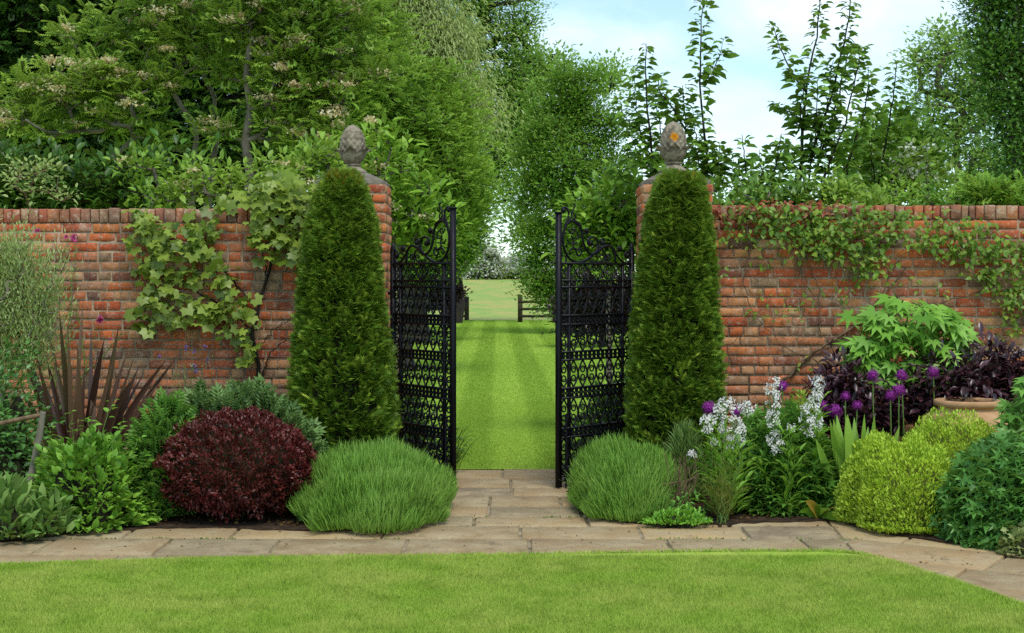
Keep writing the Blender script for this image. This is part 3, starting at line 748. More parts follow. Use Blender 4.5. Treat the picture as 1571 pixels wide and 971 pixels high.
def finial(label, px, pytop, pybot, cy_, zbase, hw, mat):
    s = cy_/F; cx_ = (px-CX)*s; zt = HC-(pytop-HY)*s; zn = HC-(pybot-HY)*s    # cone top, bottom of the cone at the neck
    o = thing('stone_finial', label, 'finial', (cx_, cy_, zbase))
    r = hw*s; h = zt-zn
    k = 64; nn = 56
    t = np.linspace(0, 1, nn); prof_r = r*np.interp(t, [0,.06,.18,.34,.5,.66,.8,.9,.96,1], [.5,.68,.86,.98,1,.93,.76,.55,.33,.03])
    def mod(tt, th):
        a = np.abs(np.sin(th*6+tt*17))*np.abs(np.sin(th*6-tt*17))
        return 1+.13*(np.sqrt(a)-.45)*np.clip((tt-.2)*8, 0, 1)*np.clip((1.0-tt)*12, 0, 1)
    m = MB(); m.lathe(np.c_[prof_r, t*h], (cx_, cy_, zn), k, mod); m.build('cone', mat, o, True)
    # leaves that cup the lower third
    m = MB()
    for q in range(6):
        a0 = q*math.pi/3+.5; nv, nu = 9, 7; V = []
        for i in range(nv):
            f = i/(nv-1)
            zz = zn+h*(.02+.40*f); base = np.interp(f*.40, t, prof_r)
            rr = base*(1.05)+.012*f+.03*max(0, f-.75)*4*.9
            wd = .58*(math.sin(math.pi*min(.98, .25+.72*f))**.6)
            for j in range(nu):
                g_ = (j/(nu-1)-.5)*2; aa = a0+g_*wd
                V.append((cx_+math.cos(aa)*(rr+.012*(1-abs(g_))), cy_+math.sin(aa)*(rr+.012*(1-abs(g_))), zz-.018*abs(g_)**2*f))
        i = np.arange(nv-1)[:,None]*nu; j = np.arange(nu-1)[None]
        m.add(V, np.stack([i+j, i+j+1, i+nu+j+1, i+nu+j], -1).reshape(-1, 4))
    m.build('leaf_collar', mat, o, True)
    m = MB(); hb = zn-zbase
    pr = [(.0, -.002), (r*1.15, -.002), (r*1.15, hb*.25), (r*.95, hb*.42), (r*.62, hb*.72), (r*.55, hb*.8), (r*.72, hb*.86), (r*.72, hb*.95), (r*.55, hb*1.02), (0, hb*1.04)]
    m.lathe(pr, (cx_, cy_, zbase), 32); m.build('pedestal', mat, o, True)
finial('grey stone pine cone finial with a flared leaf collar, no orange lichen', 541, 191, 252, plL[2], plL[3], 19, stone_mat('weathered_stone'))
sR = plR[2]/F
finial('stone pine cone finial with a bright orange lichen patch', 1033, 186, 249, plR[2], plR[3], 19.5,
       stone_mat('lichened_stone', (0.0, -19*sR, HC-(211-HY)*sR-plR[3])))
# ================================================================== wrought iron gates
IRON, nt, N, L, out = newmat('black_painted_iron')
b = N.new('ShaderNodeBsdfPrincipled'); b.inputs['Base Color'].default_value = (.007, .0075, .010, 1); b.inputs['Roughness'].default_value = .4; b.inputs['Specular IOR Level'].default_value = .16
n4 = noise(N, L, 60, 3, .6, objco(N)); rr = ramp(N, [(.25,.25,.25,1), (.5,.5,.5,1)], [.35, .65]); L.new(n4.outputs[0], rr.inputs[0]); L.new(rr.outputs[0], b.inputs['Roughness'])
L.new(b.outputs[0], out.inputs[0])
def zc(y): return HC-(310+y/6.93-HY)/203.0
CREST = [  # curves traced in the plane of the gate: x 905 at the hinge stile, 100 at the meeting stile
    ([(330,250),(300,215),(250,195),(205,215),(170,270),(148,360),(152,470),(190,570),(250,625),(320,640),(400,608),(470,555),(540,500),(595,462),(650,455),(695,495),(712,560),(716,615),(735,650)], .0085),
    ([(170,250),(235,205),(300,235),(343,300),(355,395),(385,490),(445,550),(500,520),(524,450),(505,385),(455,365),(415,395),(415,440),(445,455),(465,430)], .0085),
    ([(690,490),(735,555),(790,618),(845,640),(885,600),(885,535),(850,515),(828,545),(840,580),(862,570)], .0075),
    ([(500,560),(550,505),(590,520),(612,580),(605,630),(625,650)], .006),
    ([(610,600),(650,600),(665,565),(640,545),(622,570),(640,582)], .006),
    ([(480,650),(520,640),(580,610),(588,570),(560,555),(540,575),(556,592)], .006),
    ([(470,600),(450,630),(480,650),(510,635),(495,615)], .005),
    ([(200,290),(225,330),(255,330),(262,295),(240,282),(230,305)], .005),
    ([(270,300),(305,340),(290,385),(250,380),(235,350)], .005),
    ([(190,400),(215,440),(255,430),(250,395),(225,400)], .005),
    ([(300,430),(265,440),(255,475),(300,500),(320,470)], .005),
    ([(225,560),(215,520),(250,490),(285,520),(300,565),(335,555),(345,515),(320,498),(305,525)], .006),
    ([(170,640),(180,600),(160,570)], .006),
    ([(160,280),(185,210),(205,150),(200,95),(165,60),(138,75),(145,108),(168,105)], .007),
    ([(190,220),(232,160),(240,105),(262,60),(270,25),(250,15)], .006),
    ([(232,160),(270,180),(272,140),(250,115)], .005),
    ([(340,310),(372,330),(410,320),(412,290),(385,280),(372,300)], .006),
    ([(540,490),(555,440),(548,400),(575,382),(598,410),(585,440)], .006),
    ([(700,505),(740,510),(785,500),(785,470),(755,458),(740,478)], .006),
]
BLOBS = [(392,297),(577,425),(762,482),(440,430),(150,92),(852,560)]
def smooth_curve(p, k=4):
    p = np.array(p, float); n = len(p); out = []
    for i in range(n-1):
        p0, p1, p2, p3 = p[max(i-1, 0)], p[i], p[i+1], p[min(i+2, n-1)]
        for t in np.arange(k)/k:
            out.append(.5*((2*p1)+(-p0+p2)*t+(2*p0-5*p1+4*p2-p3)*t*t+(-p0+3*p1-3*p2+p3)*t**3))
    out.append(p[-1]); return np.array(out)
def gate(label, hinge, free, ztop_free, ztop_hinge, side):
    H = np.array([hinge[0], hinge[1], 0.]); E = np.array([free[0], free[1], 0.]); wv = E-H; wd = np.linalg.norm(wv); U = wv/wd
    Nn = np.array([-U[1], U[0], 0.])
    if Nn[1] > 0: Nn = -Nn
    o = thing('iron_gate', label, 'gate', H, 'open iron gate leaves')
    pt = lambda u, z, d=0.0: H+U*u+UP*z+Nn*d
    def bar(m, u0, z0, u1, z1, hw, hd):
        # flat bar between two points in the gate plane
        a, b_ = pt(u0, z0), pt(u1, z1); t = norm(b_-a); sd = np.cross(t, Nn)
        V = [p_+sd*s1*hw+Nn*s2*hd for p_ in (a, b_) for s1, s2 in ((-1,-1),(1,-1),(1,1),(-1,1))]
        m.add(V, [(0,1,2,3),(7,6,5,4),(0,4,5,1),(1,5,6,2),(2,6,7,3),(3,7,4,0)])
    def ring(m, u, z, r, tr, k=10, a0=0, a1=2*math.pi):
        a = np.linspace(a0, a1, k+1); m.tube([pt(u+r*math.cos(q), z+r*math.sin(q)) for q in a], tr, 5, cap=False)
    m = MB(); bar(m, wd, .005, wd, ztop_free, .0175, .0175); bar(m, wd, ztop_free-.004, wd, ztop_free+.008, .024, .022); m.build('meeting_stile', IRON, o)
    m = MB(); bar(m, 0, .03, 0, ztop_hinge-.06, .017, .017)
    m.tube([pt(0, ztop_hinge-.065), pt(0, ztop_hinge-.05), pt(0, ztop_hinge-.03), pt(0, ztop_hinge)], [.024, .024, .017, .002], 8); m.build('hinge_stile', IRON, o)
    cw_ = wd/8.2; iu = (cw_*1.1, wd-cw_*1.1)
    for q in iu:
        m = MB(); bar(m, q, .06, q, 1.685, .009, .012); m.build('inner_bar', IRON, o)
    m = MB(); bar(m, 0, 1.683, wd, 1.683, .009, .014); m.build('top_rail', IRON, o)
    m = MB(); bar(m, 0, .055, wd, .055, .012, .014); m.build('bottom_rail', IRON, o)
    bands = [(1.503, 1.553), (1.222, 1.29), (.954, 1.015), (.668, .742), (.373, .44), (.085, .15)]
    lats = [(1.29, 1.503), (1.015, 1.222), (.742, .954), (.44, .668), (.15, .373)]
    edges = [0]+list(np.linspace(iu[0], iu[1], 7))+[wd]
    for z0, z1 in bands:
        m = MB(); bar(m, 0, z0, wd, z0, .0075, .012); bar(m, 0, z1, wd, z1, .0075, .012)
        zm = (z0+z1)/2; hh = (z1-z0); nn = 17
        for i in range(nn):
            u = wd*(i+.5)/nn
            if hh < .055: ring(m, u, zm, .017, .005, 8)
            else:
                ring(m, u, zm+hh*.23, .0155, .0063, 8); ring(m, u, zm-hh*.23, .0155, .0063, 8)
                bar(m, u+wd*.5/nn, z0, u+wd*.5/nn-.001, z1, .003, .005)
        m.build('ring_band', IRON, o, True)
    for z0, z1 in lats:
        m = MB(); hh = z1-z0
        for i in range(8):
            a, b_ = edges[i], edges[i+1]; uc = (a+b_)/2; hw = (b_-a)/2
            zz = np.linspace(0, 1, 11)
            pr = np.sin(zz*math.pi)**1.25*(.93 if i in (0, 7) else .97)
            for sg in (1, -1):
                m.tube([pt(uc+sg*hw*q, z0+hh*v) for q, v in zip(pr, zz)], .0072, 5, cap=False)
            rr_ = min(.0225, hw*.52)
            for sg in (1, -1):
                zc_ = (z0+z1)/2+sg*hh*.155
                ring(m, uc, zc_, rr_, .0066, 12); m.ball(pt(uc, zc_+sg*rr_*.3), .0062, 6)
        m.build('lattice_panel', IRON, o, True)
    # frieze of crossed scrolls below the top rail
    m = MB(); z0, z1 = 1.56, 1.675; zm = (z0+z1)/2
    for k_ in range(4):
        uc = iu[0]+(iu[1]-iu[0])*(k_+.5)/4*1.0; hw = (iu[1]-iu[0])/8
        for sg in (1, -1):
            m.tube([pt(*q) for q in smooth_curve([(uc-hw*.9, zm+sg*.05), (uc-hw*.45, zm+sg*.046), (uc, zm), (uc+hw*.45, zm-sg*.046), (uc+hw*.9, zm-sg*.05)])], .006, 5, cap=False)
            ring(m, uc-hw*.72, zm+sg*.026, .015, .005, 8); ring(m, uc+hw*.72, zm+sg*.026, .015, .005, 8)
        m.ball(pt(uc, zm), .011, 6)
    for uc in (iu[0]/2, (iu[1]+wd)/2):
        for sg in (1, -1): ring(m, uc, zm+sg*.028, .022, .006, 9)
    m.build('scroll_frieze', IRON, o, True)
    m = MB()
    for pts, r_ in CREST:
        q = smooth_curve(pts); tp_ = np.ones(len(q)); tp_[-3:] = (.9, .8, .7)
        m.tube([pt(wd*(905-x)/805., max(zc(y), 1.69)) for x, y in q], r_*1.22*tp_, 6)
    for x, y in BLOBS: m.ball(pt(wd*(905-x)/805., zc(y)), .02, 8)
    m.build('scroll_crest', IRON, o, True)
    m = MB(); q = pt(wd-.05, 0, .032)
    m.tube([q+UP*-.004, q+UP*.55], .009, 8); m.tube([q+UP*.55, q+UP*.56+Nn*.05], .008, 6); m.build('drop_bolt', IRON, o, True)
    for z in (HC-(450-HY)/195., .3):
        m = MB(); a = pt(0, z); b2 = a+np.array([-.07*side, .02, 0]); m.tube([a, b2], .014, 6); m.tube([a-UP*.03, a+UP*.03], .026, 8); m.build('hinge', IRON, o)
    return o
wl = .875
hL, hR = P(603, HY, 11.12), P(969, HY, 11.12)
def freeend(h, px):
    """the meeting stile stands where a leaf of width wl swings to under pixel column px"""
    best = None
    for Y in np.linspace(10.2, 11.1, 400):
        x = (px-CX)*Y/F; e = abs(math.hypot(x-h[0], Y-h[1])-wl)
        if best is None or e < best[0]: best = (e, x, Y)
    return best[1:]
gate('open black iron gate leaf standing against the yew with the orange-tipped top', hL[:2], freeend(hL, 695), 2.09, 1.86, 1)
gate('open black iron gate leaf with its foot in full view on the paving', hR[:2], freeend(hR, 857), 2.06, 1.86, -1)

# ================================================================== clipped yews
YEW = leaf_mat('yew_needles', ['#324814', '#445e1c', '#567224', '#384e18', '#688230', '#4a621e'], .3, .05, .45, tone=(1.08, 1.13, 1.13))
YEWY = leaf_mat('yew_young_needles', ['#768e30', '#869c38', '#98ac44', '#667e28', '#a6b652'], .34, .04, .45, tone=(1.01, 1.04, 1.04))
YEWT = leaf_mat('yew_new_growth', ['#8a7a26', '#9a8a30', '#7a8028', '#a07a2a', '#6c7a26'], .3, .04)
def yew(label, prof, Yc, n, tips, seed):
    """prof rows: (py, px left, px right)"""
    pr = np.array(prof, float); s = Yc/F
    z = HC-(pr[:,0]-HY)*s; xl = (pr[:,1]+11-CX)*s; xr = (pr[:,2]-11-CX)*s
    o_ = np.argsort(z); z, xl, xr = z[o_], xl[o_], xr[o_]
    xc0 = (xl[0]+xr[0])/2
    o = thing('yew_topiary', label, 'topiary', (xc0, Yc, 0), 'clipped yew columns beside the gate')
    zt = z[-1]
    nt_ = 2000; per = n//nt_
    q = rng.uniform(0, 1, nt_)**.85; zz = q*zt; a = rng.uniform(0, 2*math.pi, nt_)
    kt = rng.random(nt_) < .07; zz = np.where(kt, zt, zz); fr = np.where(kt, np.sqrt(rng.uniform(0, 1, nt_)), 1.0)
    knob = rng.normal(-.01, .034, nt_)
    q, zz, a, kt, fr, knob = (np.repeat(v, per) for v in (q, zz, a, kt, fr, knob)); n = len(zz)
    zz = np.where(kt, zz, np.clip(zz+rng.normal(0, .026, n), 0, zt)); a = a+rng.normal(0, .07, n)
    ex = .78
    cx_ = np.sign(np.cos(a))*np.abs(np.cos(a))**ex; sx_ = np.sign(np.sin(a))*np.abs(np.sin(a))**ex
    l = np.interp(zz, z, xl); r = np.interp(zz, z, xr); hw = (r-l)/2; cc_ = (r+l)/2
    # the clipped face is tufted: hollows and knots
    u = np.stack([np.cos(a), np.sin(a), zz*2.2], -1)
    bump = .5*(np.sin(u@np.array([9.1, 4.2, 8.3])+seed)+np.sin(u@np.array([-6.2, 10.5, 11.3])+2*seed)+.8*np.sin(u@np.array([17., -13., 19.]))+.6*np.sin(u@np.array([23., 21., -31.])+seed))
    dep = .955+.025*bump+knob-np.abs(rng.normal(0, .03, n))
    pos = np.stack([cc_+cx_*hw*fr*dep, Yc+sx_*hw*.92*fr*dep, zz+np.where(kt, rng.normal(-.02, .025, n), 0)], -1)
    keep = ~((pos[:,1] > Yc+hw*.8) & (rng.random(n) < .6)); pos = pos[keep]; a = a[keep]; kt = kt[keep]; zz = zz[keep]; dp = dep[keep]
    n = len(pos)
    outw = np.stack([np.cos(a), np.sin(a), np.full(n, .15)], -1); outw[kt] = outw[kt]*.4+UP*.9
    d = norm(outw*.9+UP*.35+rdir(n)*.55)
    hot = (rng.random(n) < np.clip((zz-(zt-.11))*9, 0, .8)) & (rng.random(n) < tips)
    young = ~hot & (rng.random(n) < np.where(dp > .965, .5, .12))
    old = ~hot & ~young
    nrm_ = norm(UP*.8+outw*.6+rdir(n)*.45)
    m = MB(); k = old; place(m, YEWSPRIG, pos[k], d[k], nrm_[k], .088*rng.uniform(.7, 1.3, k.sum()), 1.0); m.build('foliage', YEW, o)
    m = MB(); k = young; place(m, YEWSPRIG, pos[k], norm(d[k]+UP*.25), nrm_[k], .08*rng.uniform(.6, 1.3, k.sum()), .95); m.build('young_foliage', YEWY, o)
    m = MB(); place(m, YEWSPRIG, pos[hot], norm(d[hot]+UP), rdir(hot.sum()), .075*rng.uniform(.6, 1.3, hot.sum()), .8); m.build('new_growth', YEWT, o)
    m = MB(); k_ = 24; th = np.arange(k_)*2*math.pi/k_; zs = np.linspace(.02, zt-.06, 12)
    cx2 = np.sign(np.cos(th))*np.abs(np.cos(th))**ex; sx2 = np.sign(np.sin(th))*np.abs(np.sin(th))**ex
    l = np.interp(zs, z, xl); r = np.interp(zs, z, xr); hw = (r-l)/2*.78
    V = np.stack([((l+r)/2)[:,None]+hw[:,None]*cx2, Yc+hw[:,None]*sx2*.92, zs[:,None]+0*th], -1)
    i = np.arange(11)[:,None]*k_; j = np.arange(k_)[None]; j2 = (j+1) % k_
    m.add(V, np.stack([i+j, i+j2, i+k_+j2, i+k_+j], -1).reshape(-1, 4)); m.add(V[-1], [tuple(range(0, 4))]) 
    m.build('branches', CORE, o, True)  # solid dark column painting the yew's shaded interior, no modelled branches
    return o
yew('tall clipped yew column with orange-brown tips on top, close to the vine', [(280,496,556),(305,486,564),(350,470,578),(420,461,585),(480,454,592),(560,446,604),(640,443,611),(700,444,613),(770,446,612)], 10.42, 22000, .9, 1.3)
yew('tall clipped yew column beside the white flowers, dense and without orange tips', [(284,1006,1079),(306,1000,1083),(350,988,1091),(420,978,1097),(480,972,1102),(560,964,1109),(640,959,1113),(700,958,1113),(770,960,1110)], 10.42, 22000, .3, 2.9)
# ================================================================== border plants, left bed
LAV = leaf_mat('lavender_leaves', ['#527a30', '#628e3c', '#72a046', '#5a8436', '#80ac52', '#4c702e'], .3, .03, clump='#7ea254', cscale=2.2)
DRY = leaf_mat('dry_straw', ['#8a7a50', '#9c8c60', '#7a8450', '#6c7a44'], .2, 0)
def lavender(label, geo, n, seed):
    c, rad = geo
    o = thing('lavender_bush', label, 'lavender', (c[0], c[1], 0), 'lavender bushes beside the path')
    m = MB()
    mound_leaves(c, rad, int(n*1.5), BLADE2, .085, .065, out=.55, up=.9, rand=.28, nup=.3, shell=.86, seed=seed, amp=.13, f=3.6, box=.95, mb=m, zmin=-.12)
    mound_leaves(c, rad*.95, n//3, BLADE2, .075, .09, out=.8, up=.5, rand=.5, nup=.3, shell=.8, seed=seed, amp=.13, f=3.6, box=.95, mb=m, zmin=-.15)
    n = 120; u = sphere_surf(n, .0); q = c+u*rad*.9*lump(u, seed, 3.6, .13)[:,None]
    place(m, BLADE2, q, norm(u*.7+UP*.8+rdir(n)*.3), rdir(n), rng.uniform(.12, .19, n), .035); m.build('foliage', LAV, o)
    core_blob(c, rad, .84, seed, .13, 3.6).build('stems', rough_mat('lavender_shade_core', ['#1e2412', '#2e3a1a', '#3c4a22'], 30, .95), o, True)  # solid dark green hull, inner shade put into its colour
    return o
def geo_at(px0, px1, ytop, Yc, ry, zb=0.):
    s = Yc/F; return np.array([((px0+px1)/2-CX)*s, Yc, zb]), np.array([(px1-px0)/2*s, ry, HC-(ytop-HY)*s-zb])
lavender('wide green lavender mound spilling onto the paving next to the red bush', geo_at(464, 690, 694, 9.35, .86), 14000, 3)
lavender('round green lavender mound at the foot of the drop-bolted gate, beside the white flowers', geo_at(882, 1044, 690, 9.6, .72), 11000, 5)
RED = leaf_mat('berberis_leaves', ['#4e1a1a', '#642422', '#762e2c', '#8a4440', '#56201e', '#96564e', '#3c1414'], .25, .07, .35, clump='#5e3228', cscale=3, tone=(.96, .93, .9))
c_, r_ = geo_at(248, 476, 640, 9.15, .48, .34); r_[2] = HC-(634-HY)*9.15/F-.34
ob = thing('berberis_bush', 'round dark red berberis bush in front of the phormium', 'bush', (c_[0], c_[1], 0))
m = MB(); mound_leaves(c_, r_, 15000, DIAMOND, .027, .62, out=.6, up=.4, rand=.6, shell=.9, seed=8, amp=.11, f=8, zmin=-.82, mb=m)
mound_leaves(c_, r_, 4500, DIAMOND, .03, .5, out=.9, up=.6, rand=.5, shell=.97, seed=8, amp=.12, f=8, zmin=-.6, mb=m)
m.build('foliage', RED, ob)
m = MB(); k_ = 26; a = np.linspace(-.8, 1, 14)*math.pi/2; th = np.arange(k_)*2*math.pi/k_
V = np.stack([c_[0]+r_[0]*.82*np.cos(a)[:,None]*np.cos(th), c_[1]+r_[1]*.82*np.cos(a)[:,None]*np.sin(th), c_[2]+r_[2]*.82*np.sin(a)[:,None]+0*th], -1)
i = np.arange(13)[:,None]*k_; j = np.arange(k_)[None]; m.add(V.reshape(-1,3), np.stack([i+j, i+(j+1)%k_, i+k_+(j+1)%k_, i+k_+j], -1).reshape(-1,4))
for q in range(9):
    aa = q*.7; m.tube([(c_[0]+.06*math.cos(aa), c_[1]+.06*math.sin(aa), 0), (c_[0]+.2*math.cos(aa), c_[1]+.2*math.sin(aa), .3)], [.013, .008], 6)
m.build('branches', CORE, ob, True)  # dark hull painting the shaded inside, plus real branch tubes at the foot

GREY = leaf_mat('grey_green_leaves', ['#5d7d4c', '#6b8d58', '#4d6c3e', '#7a9a66'], .28, .04)
geo = geo_at(235, 486, 618, 10.0, .4)
mound('herbaceous_plant', 'low grey-green ferny plant at the wall foot behind the dark red bush', 'plant', geo, 2600, PINN, .15, .9, GREY, seed=12, amp=.16, f=4, up=.7, out=.5, shell=.8, core=.7)
geo = geo_at(205, 300, 640, 9.25, .3)
mound('herbaceous_plant', 'fresh green ferny plant squeezed between the oval-leaved shrub and the red bush', 'plant', geo, 1000, PINN, .13, .9, leaf_mat('fresh_leaves', ['#4c7832', '#5c8a3c', '#6a9848'], .3, .04), seed=14, amp=.2, f=4, up=.6, shell=.75)

SHRUB = leaf_mat('oval_shrub_leaves', ['#4d7c2c', '#5e9034', '#6ea040', '#467028', '#82b04a'], .33, .05, clump='#80ac44', cscale=3)
geo = geo_at(52, 232, 668, 8.95, .42)
o = mound('leafy_shrub', 'bright green oval-leaved shrub growing next to the stick frame', 'shrub', geo, 2600, LEAF, .062, .68, SHRUB, seed=15, amp=.2, f=4.5, up=.35, out=.7, shell=.72, core=.68, coremat=CORE)
wd_, lv_ = MB(), MB()
for pts, n in [([(120,720),(112,680),(108,630)], 14), ([(150,700),(158,660),(172,612)], 14), ([(165,710),(180,670),(190,640)], 12), ([(90,720),(80,690),(76,655)], 12), ([(190,720),(205,690),(214,668)], 10), ([(140,700),(138,660),(132,640)], 12), ([(200,740),(222,712),(236,700)], 10)]:
    shoot(wd_, lv_, pts, 8.9, n, .06, .7, .005)
wd_.build('shoots', GREENSTEM, o, True); lv_.build('shoot_leaves', SHRUB, o)

# bronze phormium
PHOR = leaf_mat('bronze_blades', ['#3a2420', '#4c3028', '#5e4232', '#2c1e1a', '#70543e', '#4e422c', '#57382e', '#86684e'], .18, .09, .35)
o = thing('phormium', 'bronze sword-leaved phormium standing against the brick wall', 'plant', P(125, 700, 9.95)*[1,1,0])
m = MB()
def sword(m, b, tip, wd, bend):
    b, tip = np.array(b), np.array(tip); n = 9; q = np.linspace(0, 1, n)
    ln = np.linalg.norm(tip-b); side = norm(np.cross(tip-b, np.array([rng.normal(0,.35), 1, rng.normal(0, .1)])))
    c = b+(tip-b)*q[:,None]; c = c+UP*(np.sin(q*math.pi)*bend*ln)[:,None]
    fw = np.interp(q, [0, .12, .5, .8, 1], [.5, .8, 1, .62, .02])*wd/2
    fold = np.array([0, -1, 0])*.35
    Lf = c-side*fw[:,None]+fold*fw[:,None]; Rt = c+side*fw[:,None]+fold*fw[:,None]
    V = np.concatenate([Lf, c, Rt]); i = np.arange(n-1)
    m.add(V, np.concatenate([np.stack([i, n+i, n+i+1, i+1], -1), np.stack([n+i, 2*n+i, 2*n+i+1, n+i+1], -1)]))
tips = [(128,452,.0),(91,478,.0),(74,508,.02),(104,500,.0),(140,505,.02),(183,496,.03),(70,545,.03),(52,530,.05),(28,512,.06),(118,520,.0),(96,540,.0),(150,535,.03),(160,520,.04),(175,545,.05),(195,540,.05),(206,548,.06),(214,560,.06),(272,547,.08),(255,552,.09),(232,590,.1),(242,602,.12),(248,628,.2),(222,570,.07),(200,585,.07),(60,560,.04),(40,560,.06),(110,560,0),(130,560,0),(84,575,0),(145,580,.04),(170,590,.06),(188,600,.08),(30,590,.1),(226,640,.2),(100,610,0),(75,600,.03),(150,600,.05),(125,600,.02),(212,610,.1),(262,560,.1)]
for x, y, bd in tips:
    Yb = 9.95+rng.normal(0, .08); bx = 122+(x-122)*.16+rng.normal(0, 9)
    b = P(bx, 700, Yb); b[2] = .02
    t_ = P(x, y, 9.95+rng.normal(0, .14)-(.15 if abs(x-122) > 70 else 0))
    sword(m, b, t_, rng.uniform(.034, .06), bd*.8)
m.build('blades', PHOR, o)

# shrubs at the far left
OLIVE = leaf_mat('olive_grey_leaves', ['#7c8a52', '#8e9c62', '#9cAA70', '#6c7a46', '#b0b888'], .36, .05, tone=(.96, 1.02, 1.04))
o = thing('feathery_shrub', 'tall olive-green feathery shrub brushing the wall, taller than the dark rose bush below it', 'shrub', P(10, 700, 10.0)*[1,1,0])
att = in_blobs([(-10,470,60,80,9.95,.5),(-50,420,70,80,9.95,.5),(42,490,40,66,9.9,.5),(10,405,30,36,9.95,.5),(70,455,18,44,9.9,.5),(-20,540,80,60,9.95,.5),(45,415,16,36,9.9,.5),(85,430,10,28,9.9,.5),(62,540,26,30,9.9,.5),(30,385,8,22,9.9,.5)], 560, .1)
att = att+rng.normal(size=att.shape)*[.05,.05,.07]
m = MB(); skeleton(m, [P(0, 700, 9.95)*[1,1,0], P(5, 560, 9.95)], .03, att, .0025); m.build('stems', BARK_GREY, o, True)
m = MB(); leaf_clusters(m, att, 34, .05, DIAMOND, .034, .28, up=1.1, out=.6, flat=1.3, rand=.4); m.build('foliage', OLIVE, o)
ROSEL = leaf_mat('rose_leaves', ['#3a6030', '#48743a', '#548444', '#305226'], .28, .07, .35)
geo = geo_at(-75, 78, 545, 9.3, .42)
mound('rose_bush', 'dark green rose bush below the olive feathery shrub, behind the stick frame', 'bush', geo, 3600, LEAF, .045, .62, ROSEL, seed=21, amp=.24, f=4.5, up=.2, out=.7, rand=.7, shell=.68, core=.64)
o = thing('stick_frame', 'rustic plant support of two bare sticks tied in a corner', 'plant support', G(52, 735))
m = MB(); m.tube([P(-40,653,8.82), P(0,650,8.825), P(36,642,8.815), P(67,636,8.82)], .015, 8); m.build('crossbar', TWIG, o, True)
m = MB(); a_ = [P(66,632,8.82), P(61,665,8.825), P(54,702,8.815), P(46,740,8.82)]; m.tube(a_, np.linspace(.019, .024, len(a_)), 8); m.build('upright', BARK_GREY, o, True)
STACH = leaf_mat('woolly_leaves', ['#54783c', '#648648', '#769458', '#4a6c34'], .22, .02, .6)
geo = geo_at(-60, 78, 752, 8.5, .3)
mound('lambs_ear_plant', 'low clump of broad woolly grey-green leaves at the path edge', 'plant', geo, 380, LEAF, .115, .42, STACH, seed=23, amp=.15, f=4, up=.55, out=.9, shell=.6, core=.6, rand=.5)
geo = geo_at(50, 110, 770, 8.55, .2)
mound('lambs_ear_plant', 'smaller woolly grey-green clump tucked under the oval-leaved shrub', 'plant', geo, 150, LEAF, .11, .42, STACH, seed=24, amp=.15, f=4, up=.5, out=.9, shell=.6, core=.55, rand=.5)

# wire, vine and rose on the wall
WIRE = rough_mat('galvanised_wire', ['#6e6c68', '#8c8a86', '#a5a29c'], 20, .6, metal=.5)
o = MB()
def wp(x, y, d=.025): return P(x, y, YW-d)
for k in range(17):
    x = 88+k*24+rng.normal(0, 2); o.tube([wp(x+rng.normal(0,3), yy) for yy in np.linspace(335, 640, 9)], .0016, 4, cap=False)
for k in range(13):
    y = 372+k*22+rng.normal(0, 2); o.tube([wp(xx, y+rng.normal(0, 1.5)) for xx in np.linspace(88, 478, 12)], .0016, 4, cap=False)
tag(o.build('wire_trellis', WIRE), 'thin grey wire mesh fixed to the brick wall behind the vine', 'trellis', kind='thing')
def wall_leaves(m, blobs, n, t, L, W, dmin, dmax, droop=.35, face=.8, rand=.5, zmax=None):
    ar = np.array([b[2]*b[3] for b in blobs], float); cnt = rng.multinomial(n, ar/ar.sum())
    for (px, py, rx, ry), k in zip(blobs, cnt):
        a = rng.uniform(0, 6.283, k); r = np.sqrt(rng.uniform(0, 1, k))*(1+.16*np.sin(a*5+px)+.12*np.sin(a*9+py))
        d = rng.uniform(dmin, dmax, k)
        s = YW/F
        pos = np.stack([(px+rx*r*np.cos(a)-CX)*s, YW-d, HC-(py+ry*r*np.sin(a)-HY)*s], -1)
        dr = np.stack([rng.normal(0, .55, k), -.35+rng.normal(0, .25, k), -droop+rng.normal(0, .45, k)], -1)
        nn = np.array([0, -face, .75])+rdir(k)*rand
        place(m, t, pos, dr, nn, L*rng.uniform(.4, 1.3, k), W)
VINE = leaf_mat('vine_leaves', ['#486428', '#627e36', '#789448', '#3c5820', '#8ca658', '#304c1a', '#809a50'], .34, .06, clump='#7e9654', cscale=2.5, tone=(.98, .97, .8))
o = thing('grape_vine', 'large-leaved pale green vine trained on wires over the brick wall', 'vine', P(398, 600, 10.94)*[1,1,0])
m = MB()
blobs = [(275,365,62,28),(235,380,32,40),(310,400,34,34),(255,430,44,26),(275,472,40,26),(232,480,20,30),(355,460,38,30),(372,495,30,26),(380,535,16,26),(330,480,24,20),(440,330,44,44),(430,378,36,26),(452,300,36,24),(400,345,18,30),(465,370,20,34),(320,350,26,12),(415,300,24,22),(225,345,18,16),(350,420,18,14)]
wall_leaves(m, blobs, 720, VINE5, .08, 1.0, .03, .22, rand=.65)
wall_leaves(m, [(390,308,70,18),(440,290,46,24),(280,322,90,7),(420,280,20,20)], 80, VINE5, .1, 1.0, -.1, .14)
m.build('foliage', VINE, o)
m = MB()
for pts, r0 in [([(398,610),(396,560),(388,520),(396,470),(410,430),(418,390),(440,340),(452,300)], .02), ([(398,560),(380,500),(340,470),(290,440),(240,420),(222,480)], .01), ([(396,480),(350,420),(300,380),(240,360)], .009), ([(410,430),(400,360),(390,300),(380,276)], .006), ([(398,590),(415,540),(440,520)], .008), ([(440,340),(425,300),(408,262)], .005), ([(392,540),(420,505),(446,490)], .006)]:
    q = poly3(pts, YW-.035, 0, 22); m.tube(q, np.linspace(r0, r0*.4, len(q)), 6)
m.build('stems', BARK_DARK, o, True)

